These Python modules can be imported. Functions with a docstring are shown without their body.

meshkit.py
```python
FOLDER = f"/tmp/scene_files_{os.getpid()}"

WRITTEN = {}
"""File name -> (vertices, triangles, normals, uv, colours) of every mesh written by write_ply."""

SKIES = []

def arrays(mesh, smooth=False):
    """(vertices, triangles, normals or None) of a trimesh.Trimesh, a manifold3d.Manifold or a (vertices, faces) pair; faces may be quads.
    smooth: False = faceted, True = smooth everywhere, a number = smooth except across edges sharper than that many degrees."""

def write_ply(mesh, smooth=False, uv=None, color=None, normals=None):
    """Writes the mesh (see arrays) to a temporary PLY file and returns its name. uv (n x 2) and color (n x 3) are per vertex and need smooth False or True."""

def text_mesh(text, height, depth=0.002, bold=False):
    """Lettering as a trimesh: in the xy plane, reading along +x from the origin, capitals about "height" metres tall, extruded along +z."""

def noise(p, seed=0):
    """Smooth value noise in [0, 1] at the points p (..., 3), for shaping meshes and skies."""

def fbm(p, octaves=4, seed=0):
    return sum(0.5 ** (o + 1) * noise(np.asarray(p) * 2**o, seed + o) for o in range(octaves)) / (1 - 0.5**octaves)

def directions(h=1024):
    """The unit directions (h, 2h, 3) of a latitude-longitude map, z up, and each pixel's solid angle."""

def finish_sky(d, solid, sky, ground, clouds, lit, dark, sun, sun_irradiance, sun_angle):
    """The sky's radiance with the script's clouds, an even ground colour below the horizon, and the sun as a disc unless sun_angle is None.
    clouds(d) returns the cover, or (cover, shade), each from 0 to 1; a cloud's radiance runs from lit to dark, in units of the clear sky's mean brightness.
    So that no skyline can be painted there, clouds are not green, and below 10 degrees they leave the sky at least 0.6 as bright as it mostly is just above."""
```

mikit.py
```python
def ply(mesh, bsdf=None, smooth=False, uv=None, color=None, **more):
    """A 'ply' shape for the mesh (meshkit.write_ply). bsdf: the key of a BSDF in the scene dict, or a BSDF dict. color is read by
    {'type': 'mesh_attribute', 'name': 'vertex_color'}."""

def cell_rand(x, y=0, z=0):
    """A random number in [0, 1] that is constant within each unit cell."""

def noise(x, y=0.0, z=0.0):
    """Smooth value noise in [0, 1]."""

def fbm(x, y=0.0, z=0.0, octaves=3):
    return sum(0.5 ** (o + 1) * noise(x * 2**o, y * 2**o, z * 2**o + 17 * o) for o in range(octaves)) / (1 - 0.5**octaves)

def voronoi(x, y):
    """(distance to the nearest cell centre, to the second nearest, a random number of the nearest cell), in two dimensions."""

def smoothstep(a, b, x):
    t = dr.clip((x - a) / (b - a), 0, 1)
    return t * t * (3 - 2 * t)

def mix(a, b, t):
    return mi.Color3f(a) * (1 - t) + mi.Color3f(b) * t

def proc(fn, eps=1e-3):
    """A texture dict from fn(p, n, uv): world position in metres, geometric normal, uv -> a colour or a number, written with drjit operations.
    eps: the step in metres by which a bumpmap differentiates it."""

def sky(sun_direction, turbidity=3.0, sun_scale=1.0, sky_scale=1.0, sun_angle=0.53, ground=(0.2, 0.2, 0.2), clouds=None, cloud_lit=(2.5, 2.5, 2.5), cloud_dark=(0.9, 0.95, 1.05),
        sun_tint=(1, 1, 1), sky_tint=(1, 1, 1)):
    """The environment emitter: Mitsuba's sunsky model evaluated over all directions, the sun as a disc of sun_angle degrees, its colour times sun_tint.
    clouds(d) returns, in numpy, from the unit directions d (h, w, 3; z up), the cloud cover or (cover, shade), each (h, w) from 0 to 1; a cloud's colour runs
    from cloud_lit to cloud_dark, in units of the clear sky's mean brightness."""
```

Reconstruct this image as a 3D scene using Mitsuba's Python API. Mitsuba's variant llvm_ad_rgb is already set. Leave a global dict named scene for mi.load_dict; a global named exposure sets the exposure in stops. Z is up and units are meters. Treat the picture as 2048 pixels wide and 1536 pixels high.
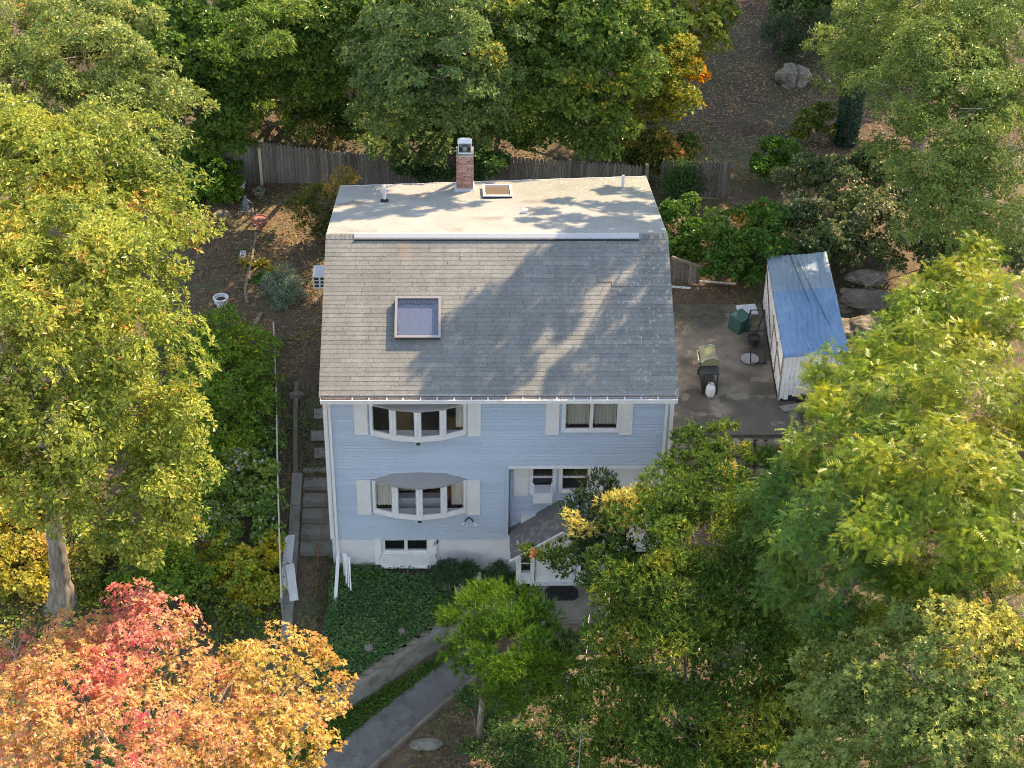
import math, random
import numpy as np, trimesh, drjit as dr, mitsuba as mi, mikit, meshkit
from mikit import proc, noise, fbm, voronoi, cell_rand, smoothstep, mix
T = mi.ScalarTransform4f
rng = np.random.default_rng(7)
random.seed(7)

# ---------------------------------------------------------------- camera, sky, exposure
CAM = np.array([-0.934, -40.716, 35.633])
PITCH, YAW, ROLL, FOV = math.radians(35.972), math.radians(1.818), math.radians(0.9565), 2*math.degrees(math.atan(1024/3600.0))
fw = np.array([math.sin(YAW)*math.cos(PITCH), math.cos(YAW)*math.cos(PITCH), -math.sin(PITCH)])
ri = np.array([math.cos(YAW), -math.sin(YAW), 0.0]); up0 = np.cross(ri, fw)
up = -math.sin(ROLL)*ri + math.cos(ROLL)*up0
scene, labels = {}, {}
scene['camera'] = {'type': 'perspective', 'fov': FOV, 'fov_axis': 'x', 'near_clip': 0.5, 'far_clip': 600.0,
                   'to_world': T().look_at(origin=CAM.tolist(), target=(CAM+fw*50).tolist(), up=up.tolist())}
SUN_AZ, SUN_EL = math.radians(43), math.radians(39)
scene['sky'] = mikit.sky([math.sin(SUN_AZ)*math.cos(SUN_EL), math.cos(SUN_AZ)*math.cos(SUN_EL), math.sin(SUN_EL)], turbidity=3.0,
                         sun_scale=1.35, sky_scale=1.8, sun_angle=0.53, ground=(0.12, 0.13, 0.08), sun_tint=(1.03, 0.97, 0.84), sky_tint=(1.06, 1.0, 0.90),
                         clouds=lambda d: (np.clip(0.75*meshkit.fbm(d*2.5+5, 4)-0.12, 0, 1), 0.15))
exposure = 2.82

# ---------------------------------------------------------------- materials
def pr(base, rough=0.6, **k):
    return {'type': 'twosided', 'bsdf': {'type': 'principled', 'base_color': base if isinstance(base, dict) else {'type': 'rgb', 'value': list(base)}, 'roughness': rough, **k}}
VC = {'type': 'mesh_attribute', 'name': 'vertex_color'}

def f_shingle(p, n, uv):
    t = uv.x
    g = fbm(p.x*9, p.y*9, p.z*9, 3); s = noise(p.x*70, p.y*70, p.z*70)
    c = mix((0.165, 0.167, 0.168), (0.225, 0.225, 0.22), t)
    c = c*(0.62+0.42*s+0.30*(g-0.5))
    streak = fbm(p.x*2.3, p.y*0.25, 3.0, 3)
    c = c*(0.90+0.16*smoothstep(0.3, 0.7, streak))
    rust = smoothstep(0.66, 0.80, fbm(p.x*1.1+7, p.y*0.45, 9.0, 3))*smoothstep(1.5, 4.2, p.y)
    c = mix(c, (0.24, 0.15, 0.10), rust*0.45)
    lich = smoothstep(0.82, 0.9, noise(p.x*15, p.y*15, 2.0))*smoothstep(1.0, 4.5, p.x)*0.45
    return mix(c, (0.40, 0.41, 0.36), lich)
def f_roll(p, n, uv):
    s = noise(p.x*60, p.y*60, 0.0); g = fbm(p.x*1.3, p.y*1.6, 1.0, 4)
    c = mix((0.185, 0.185, 0.183), (0.27, 0.266, 0.258), g)*(0.84+0.28*s)
    d = smoothstep(0.60, 0.78, fbm(p.x*0.9+4, p.y*1.1, 6.0, 4))
    c = mix(c, (0.11, 0.09, 0.075), d*0.6)
    m = smoothstep(6.8, 9.5, p.y+2*(g-0.5))*smoothstep(-1.2, 1.0, p.x)
    c = mix(c, (0.17, 0.175, 0.15), m*0.65)
    return mix(c, (0.40, 0.40, 0.36), smoothstep(0.83, 0.9, noise(p.x*11, p.y*11, 3.0))*m*0.5)
def f_siding(p, n, uv):
    g = fbm(p.x*1.2, p.z*1.2, p.y*1.2, 3); st = fbm(p.x*7, p.z*0.6, 2.0, 3)
    c = mix((0.39, 0.455, 0.57), (0.435, 0.505, 0.62), uv.x)
    c = c*(0.93+0.11*g+0.03*(st-0.5))
    low = smoothstep(1.5, 0.3, p.z)
    return mix(c, (0.42, 0.46, 0.52), low*0.35+0.04*smoothstep(0.55, 0.75, st))
def f_white(p, n, uv):
    g = fbm(p.x*3, p.y*3, p.z*3, 4); st = noise(p.x*14, p.y*14, p.z*2.0)
    c = mix((0.72, 0.70, 0.71), (0.63, 0.61, 0.62), g)
    return c*(0.93+0.07*st)
def f_stucco(p, n, uv):
    g = fbm(p.x*2.2, p.y*2.2, p.z*2.2, 4); s = noise(p.x*40, p.y*40, p.z*40)
    c = mix((0.70, 0.67, 0.70), (0.60, 0.575, 0.60), g)*(0.93+0.1*s)
    d = smoothstep(0.0, -0.75, p.z+0.35*(fbm(p.x*5, p.z*5, 1.0, 3)-0.5))
    sp = smoothstep(0.72, 0.8, noise(p.x*30, p.z*30, 4.0))
    return mix(c, (0.25, 0.23, 0.20), d*0.35*(0.4+sp))
def f_peel(p, n, uv):
    a = smoothstep(0.64, 0.72, fbm(p.x*16+uv.x*30, p.y*16, p.z*4, 4))
    return mix((0.70, 0.68, 0.68), (0.20, 0.17, 0.14), a*0.75)
def f_concrete(p, n, uv):
    g = fbm(p.x*1.7, p.y*1.7, p.z*1.7, 4); s = noise(p.x*45, p.y*45, p.z*45)
    c = mix((0.15, 0.138, 0.115), (0.27, 0.25, 0.22), g)*(0.85+0.25*s)
    m = smoothstep(0.52, 0.7, fbm(p.x*3.1+3, p.y*3.1, p.z*3.1, 4))
    return mix(c, (0.09, 0.10, 0.06), m*0.55)
def f_patio(p, n, uv):
    g = fbm(p.x*0.7+2, p.y*0.7, 0.5, 4); s = noise(p.x*40, p.y*40, 0.0); k = fbm(p.x*5, p.y*5, 2.0, 3)
    c = mix((0.165, 0.135, 0.107), (0.245, 0.20, 0.16), g)*(0.86+0.2*s)
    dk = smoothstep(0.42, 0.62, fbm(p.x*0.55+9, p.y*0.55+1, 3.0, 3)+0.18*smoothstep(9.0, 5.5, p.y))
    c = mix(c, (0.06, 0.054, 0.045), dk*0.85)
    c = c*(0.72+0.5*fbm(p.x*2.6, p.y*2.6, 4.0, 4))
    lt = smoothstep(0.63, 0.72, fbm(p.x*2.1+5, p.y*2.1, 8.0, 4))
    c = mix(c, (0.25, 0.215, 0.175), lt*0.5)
    m = smoothstep(0.5, 0.62, k)*smoothstep(9.2, 10.6, p.y)
    return mix(c, (0.11, 0.105, 0.055), m*0.75)
def f_asphalt(p, n, uv):
    s = noise(p.x*80, p.y*80, 0.0); g = fbm(p.x*1.4, p.y*1.4, 0.0, 4); k = smoothstep(0.55, 0.7, fbm(p.x*4, p.y*4, 5.0, 4))
    c = mix((0.10, 0.097, 0.095), (0.155, 0.15, 0.146), g)*(0.75+0.5*s)
    c = mix(c, (0.17, 0.165, 0.16), smoothstep(0.6, 0.75, fbm(p.x*2.3, p.y*2.3, 2.0, 4))*0.5)
    return mix(c, (0.055, 0.053, 0.05), k*0.4)
def f_ground(p, n, uv):
    g = fbm(p.x*0.5, p.y*0.5, 0.0, 4); h = fbm(p.x*3, p.y*3, 1.0, 3); s = noise(p.x*28, p.y*28, 0.0)
    c = mix((0.062, 0.044, 0.029), (0.135, 0.095, 0.062), h)*(0.7+0.6*s)
    gr = smoothstep(0.50, 0.66, g+0.25*(h-0.5))
    c = mix(c, mix((0.05, 0.065, 0.025), (0.10, 0.11, 0.045), s), gr*0.6)
    d, d2, r = voronoi(p.x*9+h*2, p.y*9)
    leaf = smoothstep(0.42, 0.34, d)*smoothstep(0.45, 0.5, r)
    c = c*(1-0.45*smoothstep(20.0, 23.0, p.y))  # shade of the clearing painted into the soil behind the rear fence
    lc = mix((0.22, 0.125, 0.06), (0.30, 0.20, 0.115), noise(p.x*7, p.y*7, 4.0))
    return mix(c, lc, leaf*0.55*smoothstep(0.35, 0.6, fbm(p.x*0.9+3, p.y*0.9, 2.0, 3)))
def f_fence(p, n, uv):
    t = uv.x
    v = fbm(p.x*34+t*50, p.y*34, p.z*1.6, 3)
    c = mix((0.11, 0.096, 0.083), (0.205, 0.183, 0.162), t)*(0.55+0.85*v)
    gl = smoothstep(0.55, 0.8, fbm(p.x*8+t*9, p.z*0.8, 3.0, 3))
    c = mix(c, (0.26, 0.235, 0.20), gl*0.5*smoothstep(0.4, 0.9, t))
    return c
def f_brick(p, n, uv):
    s = noise(p.x*60, p.y*60, p.z*60); g = fbm(p.x*8, p.y*8, p.z*8, 3)
    c = mix((0.30, 0.145, 0.115), (0.48, 0.28, 0.22), uv.x)*(0.75+0.4*s)
    return mix(c, (0.08, 0.06, 0.06), smoothstep(0.58, 0.75, g)*0.6)
def f_tarp(p, n, uv):
    v = noise(p.x*45, p.y*3, 0.0); g = fbm(p.x*2, p.y*0.8, 1.0, 4); s = noise(p.x*55, p.y*55, 2.0)
    c = mix((0.06, 0.15, 0.32), (0.10, 0.21, 0.39), g)
    c = mix(c, (0.19, 0.26, 0.37), smoothstep(0.45, 0.75, v)*0.42*smoothstep(0.4, 0.6, g))
    c = mix(c, (0.33, 0.36, 0.40), smoothstep(0.68, 0.8, s)*0.35)
    old = smoothstep(9.35, 9.6, p.y+0.25*(g-0.5))
    return mix(c, mix((0.13, 0.18, 0.24), (0.24, 0.28, 0.31), g), old*0.85)
def f_bark(p, n, uv):
    a = noise(p.x*16, p.y*16, p.z*3.5); b = fbm(p.x*5, p.y*5, p.z*2, 3); s = noise(p.x*50, p.y*50, p.z*14)
    return mix((0.10, 0.08, 0.063), (0.29, 0.245, 0.20), a)*(0.6+0.5*b+0.3*s)
def f_stone(p, n, uv):
    g = fbm(p.x*3, p.y*3, p.z*3, 4); s = noise(p.x*35, p.y*35, p.z*35)
    c = mix((0.10, 0.084, 0.066), (0.24, 0.205, 0.165), g)*(0.75+0.45*s)
    return mix(c, (0.08, 0.09, 0.05), smoothstep(0.55, 0.7, fbm(p.x*6, p.y*6, p.z*6+5, 3))*0.45)
def f_wood(p, n, uv):
    v = fbm(p.x*22+uv.x*40, p.y*22, p.z*3, 3)
    return mix((0.09, 0.066, 0.048), (0.22, 0.175, 0.135), uv.x)*(0.55+0.8*v)
def f_porchroof(p, n, uv):
    g = fbm(p.x*3, p.y*3, p.z*3, 4); s = noise(p.x*50, p.y*50, p.z*50)
    c = mix((0.165, 0.15, 0.152), (0.115, 0.103, 0.096), g)*(0.8+0.35*s)
    m = smoothstep(0.50, 0.66, fbm(p.x*7, p.y*7, p.z*7, 4))*smoothstep(0.3, -0.6, p.y)
    return mix(c, (0.36, 0.35, 0.31), m*0.35)

def bump(b, fn, scale, eps=2e-3):
    return {'type': 'twosided', 'bsdf': {'type': 'bumpmap', 'arbitrary': proc(fn, eps), 'scale': scale, 'bsdf': b['bsdf']}}
B = scene
B['m_shingle'] = pr(proc(f_shingle), 0.75, specular=0.45)
B['m_roll'] = pr(proc(f_roll), 0.6, specular=0.5)
B['m_siding'] = pr(proc(f_siding), 0.5, specular=0.35)
B['m_white'] = pr(proc(f_white), 0.5, specular=0.4)
B['m_stucco'] = pr(proc(f_stucco), 0.85)
B['m_peel'] = pr(proc(f_peel), 0.7)
B['m_concrete'] = pr(proc(f_concrete), 0.85)
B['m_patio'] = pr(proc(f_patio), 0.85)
B['m_asphalt'] = pr(proc(f_asphalt), 0.85)
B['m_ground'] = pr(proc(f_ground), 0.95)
B['m_fence'] = pr(proc(f_fence), 0.85)
B['m_brick'] = pr(proc(f_brick), 0.85)
B['m_tarp'] = pr(proc(f_tarp), 0.38, specular=0.5)
B['m_bark'] = pr(proc(f_bark), 0.9)
B['m_stone'] = pr(proc(f_stone), 0.9)
B['m_wood'] = pr(proc(f_wood), 0.85)
B['m_porchroof'] = pr(proc(f_porchroof), 0.8)
B['m_black'] = pr((0.018, 0.018, 0.02), 0.5)
B['m_rubber'] = pr((0.012, 0.012, 0.014), 0.8)
B['m_dark'] = pr((0.03, 0.03, 0.032), 0.8)
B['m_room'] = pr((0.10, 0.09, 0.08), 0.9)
B['m_curtain'] = pr((0.50, 0.48, 0.43), 0.9)
B['m_lace'] = pr((0.30, 0.29, 0.25), 0.9)
B['m_metal'] = pr((0.62, 0.63, 0.64), 0.35, metallic=0.85)
B['m_galv'] = pr((0.36, 0.35, 0.34), 0.5, metallic=0.6)
B['m_bronze'] = pr((0.40, 0.355, 0.335), 0.35, metallic=0.7)
B['m_mortar'] = pr((0.46, 0.42, 0.38), 0.9)
B['m_flash'] = pr((0.40, 0.40, 0.42), 0.45)
B['m_cream'] = pr((0.55, 0.48, 0.36), 0.7)
B['m_terra'] = pr((0.30, 0.11, 0.08), 0.7)
B['m_khaki'] = pr((0.21, 0.21, 0.12), 0.4, specular=0.5)
B['m_green'] = pr((0.035, 0.10, 0.085), 0.6)
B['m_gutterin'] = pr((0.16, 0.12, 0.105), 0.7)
B['m_rope'] = pr((0.42, 0.12, 0.05), 0.7)
B['m_acgrey'] = pr((0.42, 0.43, 0.46), 0.5)
B['m_paleplant'] = pr((0.58, 0.59, 0.62), 0.6)
B['m_skytint'] = pr((0.075, 0.095, 0.175), 0.7)
B['m_capmetal'] = pr((0.55, 0.55, 0.55), 0.45, specular=0.6)
B['m_bowroof'] = pr((0.25, 0.24, 0.245), 0.7)
B['m_soil'] = pr((0.055, 0.042, 0.03), 0.95)
B['m_glass'] = {'type': 'thindielectric', 'int_ior': 1.5}
B['m_tinted'] = pr((0.10, 0.115, 0.17), 0.12, specular=0.9)
B['m_leaf'] = {'type': 'blendbsdf', 'weight': 0.42, 'a': {'type': 'principledthin', 'base_color': VC, 'roughness': 0.5, 'spec_trans': 0.0, 'diff_trans': 1.25, 'eta': 1.5},
               'b': {'type': 'twosided', 'bsdf': {'type': 'principled', 'base_color': VC, 'roughness': 0.33, 'specular': 0.4}}}
B['m_needle'] = {'type': 'principledthin', 'base_color': VC, 'roughness': 0.6, 'spec_trans': 0.0, 'diff_trans': 0.5, 'eta': 1.35}

# ---------------------------------------------------------------- helpers
used = {}
def numbered(k):
    n = used.get(k, -1)+1; used[k] = n
    return k if n == 0 else f'{k}_{n:03d}'
class MB:
    """collects boxes, tubes and sheets into one mesh, with one tone (uv.x) per piece"""
    def __init__(s): s.v, s.f, s.u, s.n = [], [], [], 0
    def raw(s, v, f, tone=None):
        v = np.asarray(v, float); f = np.asarray(f, int)
        if f.shape[1] == 4: f = np.vstack([f[:, [0, 1, 2]], f[:, [0, 2, 3]]])
        s.v.append(v); s.f.append(f+s.n); s.n += len(v)
        s.u.append(np.full((len(v), 2), rng.random() if tone is None else tone)); return s
    def box(s, x0, x1, y0, y1, z0, z1, tone=None):
        return s.hexa([(x0, y0, z0), (x1, y0, z0), (x1, y1, z0), (x0, y1, z0), (x0, y0, z1), (x1, y0, z1), (x1, y1, z1), (x0, y1, z1)], tone)
    def hexa(s, c, tone=None):
        c = np.asarray(c, float); F = [(0, 3, 2, 1), (4, 5, 6, 7), (0, 1, 5, 4), (1, 2, 6, 5), (2, 3, 7, 6), (3, 0, 4, 7)]
        v = np.vstack([c[list(q)] for q in F]); f = np.arange(24).reshape(6, 4)
        return s.raw(v, f, tone)
    def obox(s, c, ax, ay, az, tone=None):
        c, ax, ay, az = (np.asarray(a, float) for a in (c, ax, ay, az))
        return s.hexa([c-ax-ay-az, c+ax-ay-az, c+ax+ay-az, c-ax+ay-az, c-ax-ay+az, c+ax-ay+az, c+ax+ay+az, c-ax+ay+az], tone)
    def beam(s, a, b, w, h, upv=(0, 0, 1), tone=None):
        a, b = np.asarray(a, float), np.asarray(b, float); d = b-a; L = np.linalg.norm(d); d /= L
        x = np.cross(d, upv); x /= np.linalg.norm(x); y = np.cross(x, d)
        return s.obox((a+b)/2, d*L/2, x*w/2, y*h/2, tone)
    def quad(s, *c, tone=None): return s.raw(c, [list(range(len(c)))] if len(c) in (3, 4) else [(0, i, i+1) for i in range(1, len(c)-1)], tone)
    def tube(s, pts, r, n=8, cap=True, tone=None):
        p = np.asarray(pts, float); r = np.broadcast_to(np.asarray(r, float), (len(p),)); t = np.gradient(p, axis=0); t /= np.linalg.norm(t, axis=1, keepdims=True)+1e-12
        ref = np.array([0, 0, 1.0]) if abs(t[:, 2]).mean() < 0.8 else np.array([1.0, 0, 0])
        a = np.cross(t, ref); a /= np.linalg.norm(a, axis=1, keepdims=True); b = np.cross(t, a); g = np.arange(n)*2*np.pi/n
        v = p[:, None]+r[:, None, None]*(np.cos(g)[None, :, None]*a[:, None]+np.sin(g)[None, :, None]*b[:, None])
        v = v.reshape(-1, 3); f = [(i*n+j, i*n+(j+1) % n, (i+1)*n+(j+1) % n, (i+1)*n+j) for i in range(len(p)-1) for j in range(n)]
        f = np.array(f); f = np.vstack([f[:, [0, 1, 2]], f[:, [0, 2, 3]]])
        if cap:
            v = np.vstack([v, p[:1], p[-1:]]); m = len(p)*n; e = (len(p)-1)*n
            f = np.vstack([f, [(m, (j+1) % n, j) for j in range(n)], [(m+1, e+j, e+(j+1) % n) for j in range(n)]])
        return s.raw(v, f, tone)
    def lathe(s, c, prof, n=20, tone=None):
        c = np.asarray(c, float); g = np.arange(n)*2*np.pi/n; P = np.asarray(prof, float)
        v = np.stack([np.outer(P[:, 0], np.cos(g)), np.outer(P[:, 0], np.sin(g)), np.repeat(P[:, 1:2], n, 1)], -1).reshape(-1, 3)+c
        f = [(i*n+j, i*n+(j+1) % n, (i+1)*n+(j+1) % n, (i+1)*n+j) for i in range(len(P)-1) for j in range(n)]
        return s.raw(v, f, tone)
    warp = None
    def put(s, key, bsdf, smooth=False):
        V, F, U = np.vstack(s.v), np.vstack(s.f), np.vstack(s.u)
        if MB.warp: V = MB.warp(V)
        if smooth is True or smooth is False: scene[key] = mikit.ply((V, F), bsdf, smooth=smooth, uv=U)
        else: scene[key] = mikit.ply((V, F), bsdf, smooth=smooth)
        return key
def part(parent, name, mb, bsdf, smooth=False, **lab):
    k = numbered(parent+'__'+name); mb.put(k, bsdf, smooth)
    if lab: labels[k] = lab
    return k
def thing(name, label, cat, group=None):
    k = numbered(name); labels[k] = {'label': label, 'category': cat}
    if group: labels[k]['group'] = group
    return k
def one(name, label, cat, mb, bsdf, smooth=False, group=None):
    k = thing(name, label, cat, group); mb.put(k, bsdf, smooth); return k
def struct(name, mb, bsdf, smooth=False, label=None):
    k = numbered(name); mb.put(k, bsdf, smooth); labels[k] = {'kind': 'structure', **({'label': label} if label else {})}; return k
def roundbox(x0, x1, y0, y1, z0, z1, r=0.02):
    m = trimesh.creation.box(extents=(x1-x0-2*r, y1-y0-2*r, z1-z0-2*r)); pts = []
    s = trimesh.creation.icosphere(1, r).vertices
    for c in m.vertices: pts.append(s+c)
    h = trimesh.convex.convex_hull(np.vstack(pts)); h.apply_translation(((x0+x1)/2, (y0+y1)/2, (z0+z1)/2)); return h
def rock(c, r, seed, squash=(1, 1, .7), sub=3, rough=.35):
    m = trimesh.creation.icosphere(sub, 1.0); v = m.vertices
    d = 1+rough*(meshkit.fbm(v*1.3+seed*7.1, 4, seed)-.5)*2
    v = v*d[:, None]*np.asarray(squash)*r+np.asarray(c)
    return v, m.faces
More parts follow.
